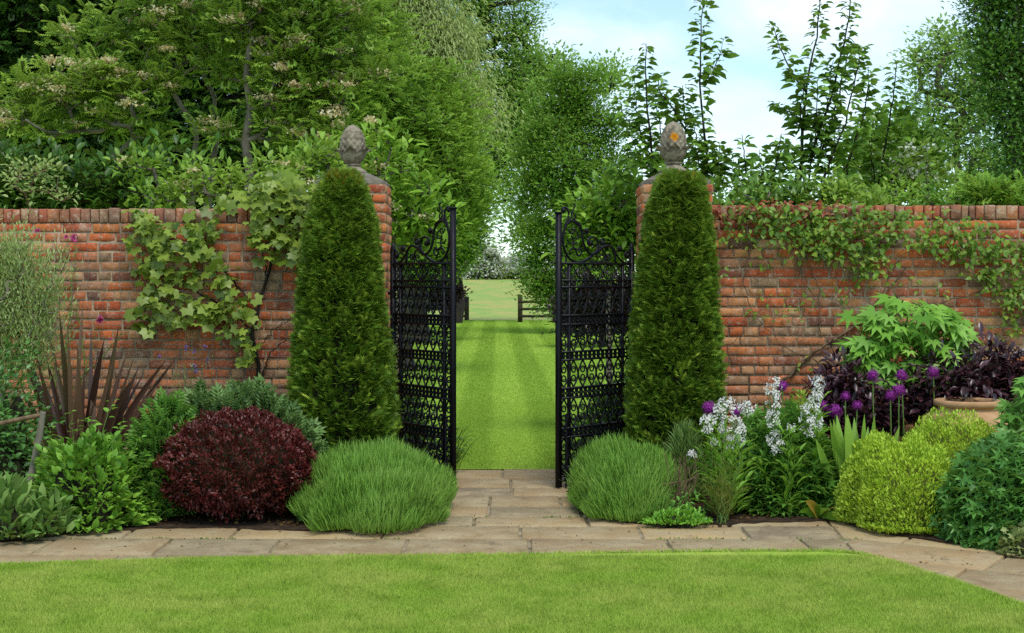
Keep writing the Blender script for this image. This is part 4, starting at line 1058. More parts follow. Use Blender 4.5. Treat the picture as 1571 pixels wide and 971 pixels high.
o = thing('climbing_rose', 'sparse climbing rose with pink blooms on the brick wall above the phormium', 'rose', P(110, 690, 10.9)*[1,1,0])
m = MB(); lv_ = MB()
for pts, n in [([(110,690),(120,600),(140,540),(152,495)], 22), ([(105,690),(100,560),(110,450),(115,368)], 26), ([(100,690),(80,560),(62,440),(58,358)], 20), ([(115,640),(100,540),(112,496)], 18), ([(110,600),(180,520),(200,500)], 12), ([(90,600),(70,450),(90,400),(103,366)], 18), ([(130,560),(120,480),(80,430)], 14)]:
    shoot(m, lv_, pts, YW-.06, n, .042, .62, .006, f0=.25)
m.build('stems', GREENSTEM, o, True); lv_.build('foliage', ROSEL, o)
PINK = leaf_mat('pink_petals', ['#c84a86', '#d8609a', '#e07aac', '#b83a78'], .3, .03)
for x, y, r_ in [(154,491,.035), (115,366,.036), (102,363,.02), (58,354,.022), (114,493,.014), (170,520,.012)]:
    m = MB(); c = P(x, y, YW-.1); n = 26; d = rdir(n)+np.array([0, -.5, .3]); place(m, DIAMOND, c+rdir(n)*r_*.25, d, rdir(n), r_*rng.uniform(.7, 1.2, n), 1.0); m.build('flower', PINK, o)

# a tall thin-stemmed plant near the vine
o = thing('catmint_plant', 'wispy green stems with tiny mauve flowers in front of the bare wall below the vine', 'plant', P(290, 690, 10.6)*[1,1,0])
m, lv_ = MB(), MB()
for k in range(16):
    x0 = 285+rng.normal(0, 12); x1 = x0+rng.normal(0, 18); y1 = rng.uniform(535, 620)
    shoot(m, lv_, [(x0, 690), ((x0+x1)/2+rng.normal(0, 4), (690+y1)/2), (x1, y1)], 10.6+rng.normal(0, .08), 16, .05, .22, .003, f0=.1, pend=-.4)
m.build('stems', GREENSTEM, o, True); lv_.build('foliage', GREY, o)
MAUVE = leaf_mat('mauve_petals', ['#6a5a98', '#7c6aa8'], .2, 0)
for k in range(7):
    m = MB(); n = 12; c = P(290+rng.normal(0, 20), rng.uniform(530, 585), 10.55); place(m, DIAMOND, c+rng.normal(size=(n, 3))*[.003,.003,.009], rdir(n), rdir(n), .018, .7); m.build('flower_spike', MAUVE, o)

# ================================================================== border plants, right bed
# climber on the right wall
CLIMB = leaf_mat('climber_leaves', ['#486a22', '#587c2a', '#6a8e34', '#3c5c1a', '#82983e', '#607a2c'], .32, .05, .4, clump='#56742a', cscale=3.5)
CLIMBR = leaf_mat('climber_young_leaves', ['#8a3a2a', '#9c4a32', '#7c5a30', '#a86a40', '#6c6a30'], .3, .05)
o = thing('wall_climber', 'oval-leaved green climber hanging along the top of the brick wall above the purple-leaved shrub', 'climber', P(1190, 600, 10.93)*[1,1,0])
m = MB()
blobs = [(1185,345,72,22),(1235,352,62,30),(1275,365,60,30),(1318,385,52,32),(1335,415,26,26),(1395,350,74,28),(1450,375,44,22),(1490,385,48,26),(1545,385,44,28),(1540,430,44,34),(1556,480,26,34),(1500,420,28,14),(1170,325,60,14),(1290,330,60,16),(1350,335,50,14),(1120,365,24,8),(1600,400,40,80),(1240,390,26,12),(1480,350,40,14)]
wall_leaves(m, blobs, 2400, LEAF, .055, .66, .02, .17, .3, rand=.6)
wall_leaves(m, [(1115,420,20,14),(1200,470,60,26),(1290,455,30,30),(1245,555,26,14),(1530,500,20,30),(1400,440,60,18),(1220,600,30,12),(1180,380,60,30),(1410,505,90,28),(1500,540,50,20),(1350,480,40,26)], 340, LEAF, .042, .6, .02, .07)
m.build('foliage', CLIMB, o)
m = MB(); wall_leaves(m, [(1130,322,44,8),(1215,318,60,10),(1150,332,40,10),(1270,322,50,8),(1200,330,90,12),(1100,330,12,10)], 420, LEAF, .05, .55, -.06, .13, .0); m.build('young_leaves', CLIMBR, o)
m = MB()
for pts, r0 in [([(1195,592),(1225,560),(1265,530),(1310,502),(1340,470),(1390,410)], .014), ([(1172,325),(1150,390),(1140,430),(1155,480),(1200,530),(1250,552)], .005), ([(1221,395),(1240,440),(1262,480)], .005), ([(1305,400),(1302,470),(1304,560)], .004), ([(1352,455),(1370,410),(1400,375)], .005), ([(1260,520),(1255,440),(1230,380)], .005), ([(1480,525),(1500,520),(1530,540)], .004), ([(1115,540),(1180,460),(1140,400)], .003), ([(1310,500),(1420,470),(1530,440)], .006)]:
    q = poly3(pts, YW-.03, 0, 20); m.tube(q, np.linspace(r0, r0*.5, len(q)), 5)
m.build('stems', TWIG, o, True)

PALM = leaf_mat('palmate_leaves', ['#5c8e34', '#6c9e40', '#7cae4e', '#4e7e2c', '#8cb85a'], .33, .05)
def palm_plant(name, label, cat, base, blobs, n, L, t, mat, r=.008, up=.1):
    o = thing(name, label, cat, base)
    att = in_blobs(blobs, n, .35)
    m = MB(); skeleton(m, [base, base+np.array([0, 0, max(.15, att[:,2].min()*.8)])], r*2.2, att, r*.42); m.build('stems', GREENSTEM, o, True)
    m = MB(); k = len(att); c = att.mean(0)
    d = norm((att-c)*[1,1,.3]+np.array([0, -.2, -.12]))+rdir(k)*.4+UP*(up-.25)
    place(m, t, att, d, UP*1.0+np.array([0,-.55,0])+rdir(k)*.35, L*rng.uniform(.6, 1.25, k), 1.0); m.build('foliage', mat, o)
    return o
palm_plant('tree_peony', 'bright green plant with deeply cut leaves, in front of the wall behind the purple alliums', 'plant', P(1385, 690, 10.55)*[1,1,0],
    [(1390,485,70,30,10.5),(1345,505,42,38,10.45),(1430,500,50,40,10.5),(1390,535,72,40,10.45),(1445,545,36,30,10.45),(1335,545,30,30,10.45),(1395,572,60,24,10.4)], 250, .155, PALM7, PALM, .01)
PURP = leaf_mat('purple_black_leaves', ['#241418', '#30191f', '#3c2028', '#1c1114', '#4a2c32', '#2c1c1c'], .15, .12, .3, tone=(1.2, 1.2, 1.2))
o = thing('purple_shrub', 'purple-black lance-leaved shrub along the wall foot, behind the terracotta jar', 'shrub', P(1420, 690, 10.3)*[1,1,0])
att = in_blobs([(1300,600,46,34,10.3),(1400,615,60,34,10.3),(1480,580,56,36,10.3),(1530,575,44,34,10.3),(1440,590,50,30,10.3),(1350,625,60,36,10.25),(1290,640,40,40,10.2),(1500,620,60,40,10.3),(1255,640,16,40,10.2),(1590,590,50,40,10.3),(1285,570,20,20,10.3),(1520,550,26,14,10.3)], 330, .3)
m = MB(); skeleton(m, [P(1420, 690, 10.3)*[1,1,0], P(1420, 660, 10.3)], .03, att, .0035); m.build('stems', BARK_DARK, o, True)
m = MB(); leaf_clusters(m, att, 14, .06, LEAF, .085, .42, up=.25, out=.8, flat=.8, droop=.1); m.build('foliage', PURP, o)

# chartreuse feathery plant
FEN = leaf_mat('yellow_green_leaves', ['#7c9c34', '#8cac40', '#9cba50', '#6e8c2c'], .33, .03)
mound('euphorbia_plant', 'small yellow-green feathery plant behind the white flower spikes', 'plant', geo_at(1195, 1268, 582, 9.95, .2), 3000, DIAMOND, .035, .25, FEN, seed=31, amp=.12, up=.7, shell=.7, core=.6)

# purple alliums
ALL = leaf_mat('allium_florets', ['#8a2288', '#9c3098', '#ae44a8', '#701a70', '#ba5ab2'], .2, .03)
al = [(1201,592,9,9.75,'purple allium globe just behind the tallest white flower spike'),
      (1339,576,10,9.9,'purple allium globe with dark leaves behind it, first of the airy high row of three'),
      (1383,576,10,9.9,'purple allium globe held high, directly above a slightly bigger one'),
      (1432,571,10,9.95,'highest purple allium globe, close to the terracotta jar'),
      (1379,599,11,9.8,'large purple allium globe touching a smaller one at its side'),
      (1366,607,9,9.75,'smaller purple allium globe touching a larger one at its side'),
      (1315,622,8,9.6,'purple allium globe just above the clump of pale bulb leaves'),
      (1281,630,11,9.6,'big dark purple allium globe against the black-purple leaves'),
      (1262,622,9,9.65,'dark purple allium globe beside the densest white flower head'),
      (1297,608,8,9.75,'half-hidden purple allium globe above the biggest dark one'),
      (1088,626,12,9.75,'purple allium globe nearest the yew, behind the white flowers'),
      (1134,632,13,9.75,'largest purple allium globe behind the broadest group of white flowers'),
      (1162,633,9,9.7,'purple allium globe in front of bare brick, right of the white flower heads'),
      (1147,653,9,9.6,'lowest purple allium globe among the white flowers')]
for x, y, rp, Y, lab in al:
    c = P(x, y, Y); o = thing('allium', lab, 'allium', (c[0]+.02, Y, 0), 'purple alliums in the border')
    r_ = rp*Y/F
    m = MB(); m.tube([(c[0]+.02, Y, 0), (c[0]+rng.normal(0,.01), Y, c[2]*.5), (c[0], Y, c[2])], .0045, 6); m.build('stem', GREENSTEM, o, True)
    m = MB(); n = 260; u = rdir(n); place(m, FLOWER4, c+u*(r_*rng.uniform(.55, 1.05, n))[:,None], np.cross(u, rdir(n)), u, r_*.26, 1.0); m.ball(c, r_*.6, 10); m.build('flower_head', ALL, o)

# white dame's rocket
WH = leaf_mat('white_petals', ['#f6f2ea', '#faf6f0', '#f6f0ee', '#faf8f4'], .42, .02)
HES = leaf_mat('lance_leaves', ['#5c8c2c', '#6c9c38', '#7cac46', '#4e7c26', '#8cb852'], .33, .05)
def rocket(label, base, stems, nl=34, group='white flowering plants in the border'):
    """stems: (tip px, tip py, flower length in px, flower half width)"""
    b = G(*base); o = thing('dames_rocket', label, 'flower', b, group)
    Y = b[1]+.12
    wd, lv, heads = MB(), MB(), []
    for k, (x, y, fl_, fw) in enumerate(stems):
        bx = base[0]+(x-base[0])*.25+rng.normal(0, 3)
        pts = shoot(wd, lv, [(bx, base[1]-2), ((bx+x)/2+rng.normal(0,3), (base[1]+y+fl_)/2), (x, y+fl_*.6)], Y+rng.normal(0,.05), nl, .12, .24, .006, f0=.05, pend=-.6, sway=.35)
        top = P(x, y, Y); bot = P(x, y+fl_, Y)
        n = int(8+fl_*fw*.075)
        q = rng.uniform(0, 1, n); a = rng.uniform(0, 6.28, n); rr = fw*1.15*Y/F*np.sqrt(rng.uniform(.1, 1, n))*np.interp(q, [0, .25, .6, 1], [.5, .95, .85, .6])
        c = top+(bot-top)*q[:,None]+np.stack([np.cos(a)*rr, np.sin(a)*rr, 0*a], -1)
        ow = norm(np.stack([np.cos(a), np.sin(a)-.4, 0*a+.3], -1))
        for p_ in c[::2]: wd.tube([top+(bot-top)*min(1, .9), p_], .0015, 3, cap=False)
        fl = MB(); place(fl, FLOWER4, c, np.cross(ow, rdir(n)), ow, .029*rng.uniform(.8, 1.25, n), 1.0)
        if fw > 2: heads.append(fl)
    wd.build('stems', GREENSTEM, o, True); lv.build('foliage', HES, o)
    for fl in heads: fl.build('flower_head', WH, o)
    return o
rocket('leafy plant with the broadest group of white flower heads, beside the yew', (1106, 800), [(1115,610,26,13),(1101,622,28,13),(1084,637,26,12),(1146,616,22,13),(1124,640,34,20),(1108,655,10,6),(1123,668,20,12),(1095,672,10,5),(1136,650,34,9)], 34)
rocket('leafy plant with one tall slim white flower spike above a lower white head', (1200, 796), [(1186,573,80,13),(1191,662,34,15),(1214,650,10,5),(1203,690,8,4),(1165,700,2,2),(1225,690,2,2),(1180,720,2,2)], 44)
rocket('leafy plant with the densest white flower head, beside the yellow-green mounds', (1248, 792), [(1241,618,50,16),(1257,576,34,11),(1250,602,22,9),(1256,640,26,8),(1275,690,2,2),(1232,700,2,2),(1262,720,2,2)], 44)
rocket('thin plant with two small white flowers, next to the lavender', (1052, 786), [(1061,692,12,7),(1038,738,10,7)], 10)
HERB = leaf_mat('herb_leaves', ['#3f6c2c', '#4f7e36', '#5e8e40', '#6b9a48'], .3, .05)
mound('herbaceous_plant', 'dense green leafy plant filling the gap between the white flower stems', 'plant', geo_at(1116, 1294, 632, 9.5, .36), 2400, PALM5, .085, 1.0, HERB, seed=33, amp=.18, f=4, up=.3, out=.7, shell=.72, core=.68)
o = thing('fennel_plant', 'wispy bronze-green fennel in front of the white flowers at the path edge', 'plant', G(1108, 806))
wd, lv = MB(), MB()
for k in range(22):
    x = 1108+rng.normal(0, 20); y = rng.uniform(690, 770); shoot(wd, lv, [(1108+rng.normal(0,4), 804), (1108+(x-1108)*.5, 760), (x, y)], 8.95+rng.normal(0,.05), 60, .06, .06, .0025, f0=.15, pend=-.5, t=BLADE)
wd.build('stems', GREENSTEM, o, True); lv.build('foliage', leaf_mat('fennel_threads', ['#58662e', '#6a7836', '#6c5c38', '#7c8a44'], .3, 0), o)
mound('ground_cover_plant', 'low bright green clump spreading on the paving in front of the lavender', 'plant', geo_at(985, 1090, 783, 8.9, .14), 1100, LEAF, .035, .5, leaf_mat('low_leaves', ['#5a9030', '#6ca03c', '#7cb048'], .33, .05), seed=35, amp=.2, up=.4, shell=.6, core=.7)
mound('lavender_bush', 'small dull green lavender bush close to the foot of the yew', 'lavender', geo_at(1022, 1080, 662, 9.9, .2), 2200, BLADE2, .1, .07, leaf_mat('dull_lavender', ['#4c6a34', '#5c7a42', '#6a8850'], .3, .03), seed=36, amp=.08, up=.9, out=.5, shell=.8, core=.8)
o = thing('dry_stalk_plant', 'tangle of dry brown stalks between the lavender and the white flowers', 'plant', G(1048, 790))
wd = MB()
for k in range(26):
    x = 1046+rng.normal(0, 12); wd.tube(poly3([(1046+rng.normal(0,9), 790), (x, 740), (x+rng.normal(0,12), rng.uniform(690,745))], 9.05+rng.normal(0,.05), 0, 6), .0025, 4)
wd.build('stalks', TWIG, o, True)
lv = MB(); n = 60; place(lv, LEAF, np.array([P(1050+rng.normal(0,16), rng.uniform(755,792), 8.95) for _ in range(n)]), rdir(n), UP+rdir(n)*.6, .05, .4); lv.build('foliage', HERB, o)
# bulb leaves
o = thing('bulb_plant', 'clump of broad pale green upright bulb leaves beside the biggest yellow-green mound', 'plant', P(1318, 700, 9.3)*[1,1,0])
m = MB()
for k in range(34):
    x = 1318+rng.normal(0, 14); b = P(x, 700, 9.3+rng.normal(0,.06)); b[2] = .1; t_ = P(1318+(x-1318)*1.7+rng.normal(0,6), rng.uniform(632, 684), 9.25+rng.normal(0,.1)); sword(m, b, t_, rng.uniform(.05,.07), .03)
m.build('foliage', leaf_mat('bulb_leaves', ['#6c9638', '#7ca446', '#8cb254'], .35, .06), o)
# yellowing leaf clump
o = thing('primula_plant', 'small plant with one yellowing leaf on the soil at the path edge', 'plant', G(1258, 798))
m = MB()
for x, y in [(1236,772),(1225,786),(1280,790),(1272,782),(1290,800),(1250,776)]: sword(m, G(1258, 797), P(x, y, 8.95), .05, .15)
m.build('foliage', HES, o); m = MB(); sword(m, G(1258, 797), P(1236, 768, 8.9), .06, .1); sword(m, G(1256, 797), P(1283, 778, 8.9), .03, .1); m.build('yellow_leaves', leaf_mat('yellowed', ['#c8a848', '#b89a40'], .3, .03), o)

HEBE = leaf_mat('hebe_leaves', ['#86a02c', '#94ae36', '#a4be44', '#788f26', '#b4c852'], .32, .04, .4, clump='#a6ba3a', cscale=4, tone=(1.0, 1.04, 1.08))
def hebe(label, geo, n, seed):
    c, rad = geo; o = thing('hebe_bush', label, 'bush', (c[0], c[1], 0), 'yellow-green hebe mounds')
    m = mound_leaves(c, rad, n, DIAMOND, .025, .48, out=.6, up=.7, rand=.55, shell=.88, seed=seed, amp=.09, f=6, box=.85, zmin=-.15); m.build('foliage', HEBE, o)
    core_blob(c, rad, .86, seed, .09, 6).build('stems', rough_mat('hebe_wood', ['#4a5218', '#626c22'], 30, .95), o, True)
hebe('big yellow-green clipped hebe mound bulging over the path', geo_at(1286, 1470, 672, 9.0, .58), 22000, 41)
hebe('smaller yellow-green hebe mound in front of the terracotta jar', geo_at(1366, 1562, 640, 9.4, .36), 13000, 42)
GER = leaf_mat('geranium_leaves', ['#3c6c30', '#4a7c3a', '#588c46', '#325e28', '#669a54'], .28, .05)
mound('geranium_plant', 'large dark green geranium mound with cut leaves at the path edge', 'plant', geo_at(1436, 1690, 684, 8.55, .58), 3600, PALM5, .08, 1.0, GER, seed=44, amp=.09, f=4, up=.0, out=.6, nup=.7, rand=.6, shell=.86, core=.82, box=.85)
mound('heuchera_plant', 'low plant with rounded silvery-veined leaves below the dark geranium', 'plant', geo_at(1535, 1620, 806, 7.95, .16), 170, VINE5, .048, 1.0, leaf_mat('heuchera_leaves', ['#7c8c5e', '#8c9c70', '#6a7a4c'], .25, .05), seed=45, amp=.1, up=.2, out=.9, shell=.7, core=.6)
palm_plant('leafy_perennial', 'tall green plant with cut leaves above the geranium mound', 'plant', P(1580, 720, 9.2)*[1,1,0], [(1575,620,36,44,9.2),(1600,600,40,40,9.2),(1560,650,24,30,9.15)], 90, .12, PALM5, HERB, .008)

# terracotta jar
o = thing('terracotta_jar', 'terracotta jar with a rolled rim behind the yellow-green mounds', 'jar', P(1485, 720, 9.85)*[1,1,0])
Yj = 9.85; s = Yj/F; c = P(1485, 720, Yj); zr = HC-(613-HY)*s
TER = rough_mat('terracotta', ['#a07a54', '#b68e66', '#c49e78'], 6, .85, bump=.2, stretch=(1,1,2))
R1 = 50*s
pr = [(R1*.55, 0), (R1*.75, .08), (R1*1.12, zr*.35), (R1*1.3, zr*.6), (R1*1.28, zr*.72), (R1*1.12, zr*.84), (R1*.95, zr-.075), (R1*.9, zr-.055), (R1*.93, zr-.048), (R1*1.0, zr-.04), (R1*1.03, zr-.022), (R1*1.0, zr-.004), (R1*.93, zr), (R1*.84, zr-.006), (R1*.82, zr-.05), (R1*.85, zr*.8), (R1*.3, zr*.7), (0, zr*.7)]
pr = smooth_curve(pr, 3)
m = MB(); m.lathe(pr, (c[0], Yj, 0), 48); m.build('body', TER, o, True)
m = MB(); m.tube([np.array([c[0]-R1*1.0, Yj-.03, zr*.83])+np.array(q) for q in [(0,0,0),(-.05,0,.02),(-.09,0,-.01),(-.1,0,-.06),(-.07,0,-.1)]], .016, 8); m.build('handle', TER, o, True)
# grass tuft behind the gate
o = thing('grass_tuft', 'arching tuft of long grass beside the open gate at the lawn edge', 'grass tuft', P(690, 725, 11.25)*[1,1,0])
m = MB()
for k in range(44):
    x = 690+rng.normal(0, 5); b = P(x, 722, 11.3); b[2] = 0; t_ = P(x+rng.uniform(-10, 42), rng.uniform(640, 712), 11.3+rng.normal(0,.1)); sword(m, b, t_, .0065, rng.uniform(.1, .45))
m.build('blades', leaf_mat('long_grass', ['#2e4818', '#3a561e', '#4c6828'], .2, .03), o)
# ================================================================== beyond the wall
def at0(px, Y): return np.array([(px-CX)*Y/F, Y, 0.])
MIDG = leaf_mat('mid_green_leaves', ['#527828', '#628a30', '#72983a', '#46681f', '#82a646'], .36, .05, clump='#88a444', cscale=.9)
DARKG = leaf_mat('dark_tree_leaves', ['#1e3812', '#284618', '#32541e', '#18300e', '#3c6024'], .25, .05, tone=(1.15, 1.15, 1.15))
LUSH = leaf_mat('lush_leaves', ['#5c842a', '#6c9634', '#7ca63e', '#4e7622', '#90b44e'], .35, .05, clump='#7ea03a', cscale=.6)
AVEN = leaf_mat('avenue_leaves', ['#426a24', '#527a2c', '#628a36', '#385c1e', '#709640'], .3, .05, clump='#66883a', cscale=.6, tone=(1.08, 1.08, 1.08))
WILL = leaf_mat('willow_leaves', ['#8a9e68', '#98aa76', '#7a9058', '#a6b686'], .35, .04)
AIRY = leaf_mat('airy_leaves', ['#587a3a', '#688a46', '#789a52', '#4c6c30'], .38, .05, tone=(1.14, 1.14, 1.14))
AIRYL = leaf_mat('ash_leaves', ['#66884a', '#769858', '#86a866', '#5a7c3e'], .42, .04, tone=(1.06, 1.06, 1.06))
POPL = leaf_mat('poplar_leaves', ['#365a28', '#426830', '#50783a', '#2e4e22', '#5e8444'], .28, .07, .35, tone=(1.12, 1.12, 1.12))
PEAR = leaf_mat('pear_leaves', ['#35561e', '#426624', '#50742c', '#2c4a18', '#5e8236', '#6a8e40'], .33, .08, .3, tone=(1.12, 1.12, 1.12))
CREAM = leaf_mat('faded_cream_blossom', ['#e0d8a4', '#eae2b8', '#d8bc84', '#e0ca98', '#ece8cc'], .4, 0)
WHITEB = leaf_mat('white_blossom', ['#c8cabc', '#d8dacc', '#b8bca8', '#e0e0d4'], .3, 0)
HAWL = leaf_mat('hawthorn_leaves', ['#56702e', '#64803a', '#486224'], .3, .04)
BEECH = leaf_mat('dark_purple_leaves', ['#1e1214', '#2a181c', '#341e22', '#241a14'], .2, .08, .35)

# dark trees at the very back on the left
tree('dark_tree', 'big dark green tree filling the space behind the rowan', 'tree', at0(90, 26), at0(90, 26)+[0,0,5.5], .3,
     [(-60,60,130,110,26,.6),(70,20,140,80,26,.6),(200,40,120,80,26.5,.6),(40,180,130,80,26,.6),(180,180,120,80,26.5,.6),(0,280,130,60,26,.6),(150,290,130,50,26.5,.6),(330,60,110,110,27,.6),(330,230,110,90,27,.6),(60,-80,200,80,26,.6),(430,150,70,140,28,.6),(290,-60,140,80,27,.6)],
     620, 70, .42, PINN, .26, .95, DARKG, BARK_DARK, shell=.25, rmin=.02, trunks=[[at0(40, 26), at0(45, 26)+[0,0,5.5]], [at0(190, 26), at0(185, 26)+[0,0,5.5]], [at0(300, 27), at0(320, 27)+[0,0,5.5]]])
# rowans with fading cream blossom
tree('rowan_tree', 'multi-stemmed rowan with bare grey branches and fading cream flower heads above the vine', 'tree', at0(305, 15.5), at0(300, 15.5)+[0,0,3.0], .07,
     [(180,150,90,50,15.4,.6),(120,125,70,34,15.2,.6),(250,90,70,60,15.5,.6),(60,150,70,40,15.5,.6),(330,60,60,60,15.8,.6),(150,60,70,40,15.8,.6),(270,20,80,40,15.8,.6),(60,195,70,16,15.4,.6),(215,205,40,16,15.4,.6)],
     190, 13, .13, PINN, .15, .95, MIDG, BARK_GREY, group='rowan trees behind the wall', shell=.3, rmin=.004, flowers=(44, CREAM, .075, 90), flat=.4,
     trunks=[[at0(302, 15.5), at0(300, 15.5)+[-.02,0,2.2], at0(298, 15.5)+[0,0,3.3]], [at0(312, 15.6), at0(316, 15.6)+[0,0,2.0], at0(330, 15.7)+[0,0,3.6]], [at0(295, 15.4), at0(250, 15.4)+[0,0,2.2], at0(170, 15.3)+[0,0,2.9]]])
tree('rowan_tree', 'straight-trunked rowan with cream flower heads rising between the dark tree and the finial', 'tree', at0(384, 15), at0(384, 15)+[0,0,4.2], .085,
     [(400,40,80,60,15,.6),(470,60,60,60,15,.6),(450,130,60,50,15,.6),(340,110,36,40,15.3,.6),(500,150,60,50,15,.6),(455,205,46,26,15,.6),(510,215,40,30,14.8,.6),(340,205,30,20,15.2,.6),(540,110,50,40,15.2,.6),(390,-30,110,50,15,.6),(520,30,50,50,15.2,.6)],
     270, 13, .13, PINN, .15, .95, MIDG, BARK_GREY, group='rowan trees behind the wall', shell=.3, rmin=.004, flowers=(52, CREAM, .07, 90), flat=.4,
     trunks=[[at0(386, 15), at0(383, 15)+[0,0,2.2], at0(384, 15)+[0,0,4.4]]])
# understorey behind the left wall
tree('elder_bush', 'leafy bush with a few cream flower heads low behind the vine and the left pillar', 'bush', at0(440, 12.6), at0(440, 12.6)+[0,0,1.3], .05,
     [(430,268,54,26,12.6,.5),(330,284,50,22,12.6,.5),(490,250,40,30,12.8,.5),(255,296,46,16,12.6,.5),(450,300,80,18,12.4,.5),(300,255,30,14,12.8,.5),(220,250,30,12,12.8,.5)], 190, 11, .09, LEAF, .085, .5, MIDG, BARK_GREY, shell=.2, rmin=.004, flowers=(12, CREAM, .05, 40))
tree('dark_shrub', 'dark shady shrub growing low behind the brick wall at the far left', 'bush', at0(150, 13.6), at0(150, 13.6)+[0,0,1.4], .06,
     [(40,270,90,40,13.6,.5),(160,285,90,30,13.6,.5),(240,270,60,40,13.8,.5),(-60,260,80,50,13.6,.5)], 240, 12, .15, LEAF, .11, .5, DARKG, BARK_DARK, shell=.15, rmin=.004)
tree('rose_bush', 'thin pale-leaved rose rising above the coping in front of the dark shrub', 'bush', at0(55, 11.9), at0(55, 11.9)+[0,0,2.0], .02,
     [(45,280,40,30,11.9,.5),(70,260,36,22,11.9,.5),(25,262,24,20,11.9,.5),(100,300,20,14,11.9,.5)], 60, 7, .06, LEAF, .05, .6, OLIVE, TWIG, shell=.1, rmin=.0025)
# big trees left of the view through the gate
tree('broadleaf_tree', 'mid-green feathery tree behind the finial with the flared leaf collar', 'tree', at0(620, 24), at0(610, 24)+[0,0,3.6], .2,
     [(560,130,70,60,23,.7),(620,190,80,50,23,.7),(560,220,70,50,23,.7),(650,260,80,44,23,.7),(680,200,50,60,24,.7),(590,290,70,40,22.6,.7),(690,310,60,40,24,.7),(640,140,60,50,24,.7),(560,50,50,60,24,.7),(510,190,50,80,24,.7),(640,340,80,40,23,.7)],
     560, 44, .25, PINN, .14, .95, LUSH, BARK, shell=.4, rmin=.012, flat=.4)
tree('willow_tree', 'pale silvery willow showing above the mid-green feathery tree', 'tree', at0(640, 38), at0(640, 38)+[0,0,7], .35,
     [(600,30,60,60,38,.7),(650,60,60,50,38,.7),(620,-30,70,50,38,.7),(690,150,40,50,38.5,.7),(670,100,50,40,38,.7),(715,180,28,40,38.5,.7),(680,60,30,40,38,.7)], 330, 90, .5, DIAMOND, .16, .22, WILL, BARK, shell=.25, rmin=.018, up=-.3, droop=.35)
tree('tall_tree', 'tall airy tree with sky showing through its crown, above the open gateway', 'tree', at0(690, 52), at0(725, 52)+[0,0,10], .38,
     [(740,40,50,60,52,.7),(780,20,46,50,52,.7),(700,80,40,60,52,.7),(760,110,50,50,52,.7),(790,70,34,40,52,.7),(740,170,50,50,52,.7),(800,130,30,30,52,.7),(760,230,50,40,52,.7),(720,250,40,50,52,.7),(720,-20,60,50,52,.7),(780,190,34,30,52,.7),(775,280,26,16,52,.7),(690,20,40,40,52,.7),(700,180,40,50,52,.7),(765,170,40,50,52,.7),(772,235,34,34,52,.7),(750,285,36,16,52,.7),(800,60,26,60,52,.7),(795,160,20,40,52,.7),(752,302,30,12,52,.7),(784,298,24,12,52,.7)],
     640, 44, .32, DIAMOND, .14, .6, AIRY, BARK_DARK, shell=.35, rmin=.02)
tree('avenue_tree', 'dark low-skirted tree on the left edge of the striped lawn', 'tree', at0(640, 36), at0(645, 36)+[0,0,4.2], .25,
     [(685,330,44,70,36,.8),(650,300,50,70,36,.8),(712,290,28,44,36.5,.8),(688,395,32,36,36,.8),(640,390,50,50,36,.8),(718,345,18,44,36.5,.8),(600,340,50,80,36,.8),(690,240,40,50,37,.8)],
     300, 130, .24, DIAMOND, .105, .62, AVEN, BARK_DARK, group='trees lining the striped lawn', shell=.3, rmin=.014)
tree('avenue_tree', 'round full green tree on the right edge of the striped lawn', 'tree', at0(868, 42), at0(868, 42)+[0,0,6.2], .28,
     [(885,140,30,26,42,.8),(905,190,50,40,42,.8),(850,190,44,40,42,.8),(925,250,40,50,42,.8),(865,260,64,50,41.5,.8),(822,300,32,36,42,.8),(890,330,62,44,41.5,.8),(826,370,30,28,41.5,.8),(900,400,60,50,42,.8),(850,425,44,30,41.5,.8),(838,455,28,16,41.5,.8),(922,112,14,26,42,.8),(870,118,18,20,42,.8),(825,160,16,34,42.5,.8),(942,320,26,50,42,.8),(806,230,18,26,42,.8)],
     300, 190, .27, DIAMOND, .105, .62, AVEN, BARK_DARK, group='trees lining the striped lawn', shell=.35, rmin=.014)
tree('avenue_tree', 'looser tree peeping out behind the round full one', 'tree', at0(885, 54), at0(830, 54)+[0,0,8], .25,
     [(815,150,36,60,54,.8),(800,200,26,50,54,.8),(850,110,30,30,54,.8),(815,260,30,50,54,.8),(805,350,26,30,54,.8),(930,120,26,30,54,.8),(815,100,20,16,54,.8)], 240, 36, .4, DIAMOND, .2, .6, AIRY, BARK_DARK, group='trees lining the striped lawn', shell=.3, rmin=.018)
# bushes seen through and just behind the gates
tree('elder_bush', 'broad-leaved bush with orange-cream flower heads right behind the left gate leaf', 'bush', at0(610, 13.6), at0(612, 13.6)+[0,0,1.5], .04,
     [(620,300,46,30,13.6,.5),(600,250,34,30,13.6,.5),(650,330,36,22,13.6,.5),(610,350,40,30,13.6,.5),(580,220,30,30,13.6,.5)], 110, 8, .1, LEAF, .13, .45, LUSH, BARK_GREY, shell=.2, rmin=.004, flowers=(5, CREAM, .06, 60))
tree('lime_green_bush', 'light green leafy bush right behind the right gate leaf', 'bush', at0(935, 14), at0(935, 14)+[0,0,1.5], .045,
     [(930,330,50,40,14,.5),(960,360,40,40,14,.5),(900,350,34,30,14,.5),(960,300,30,30,14,.5),(925,385,50,30,14,.5)], 190, 10, .12, LEAF, .12, .5, LUSH, BARK_GREY, shell=.2, rmin=.004)
tree('purple_bush', 'dark purple-leaved bush beside the field gate on the left of the lawn', 'bush', at0(690, 46), at0(690, 46)+[0,0,1.2], .1,
     [(678,450,22,26,46,.8),(696,448,9,18,46,.8),(650,450,30,30,46,.8)], 110, 30, .16, DIAMOND, .14, .6, BEECH, BARK_DARK, shell=.2, rmin=.01)
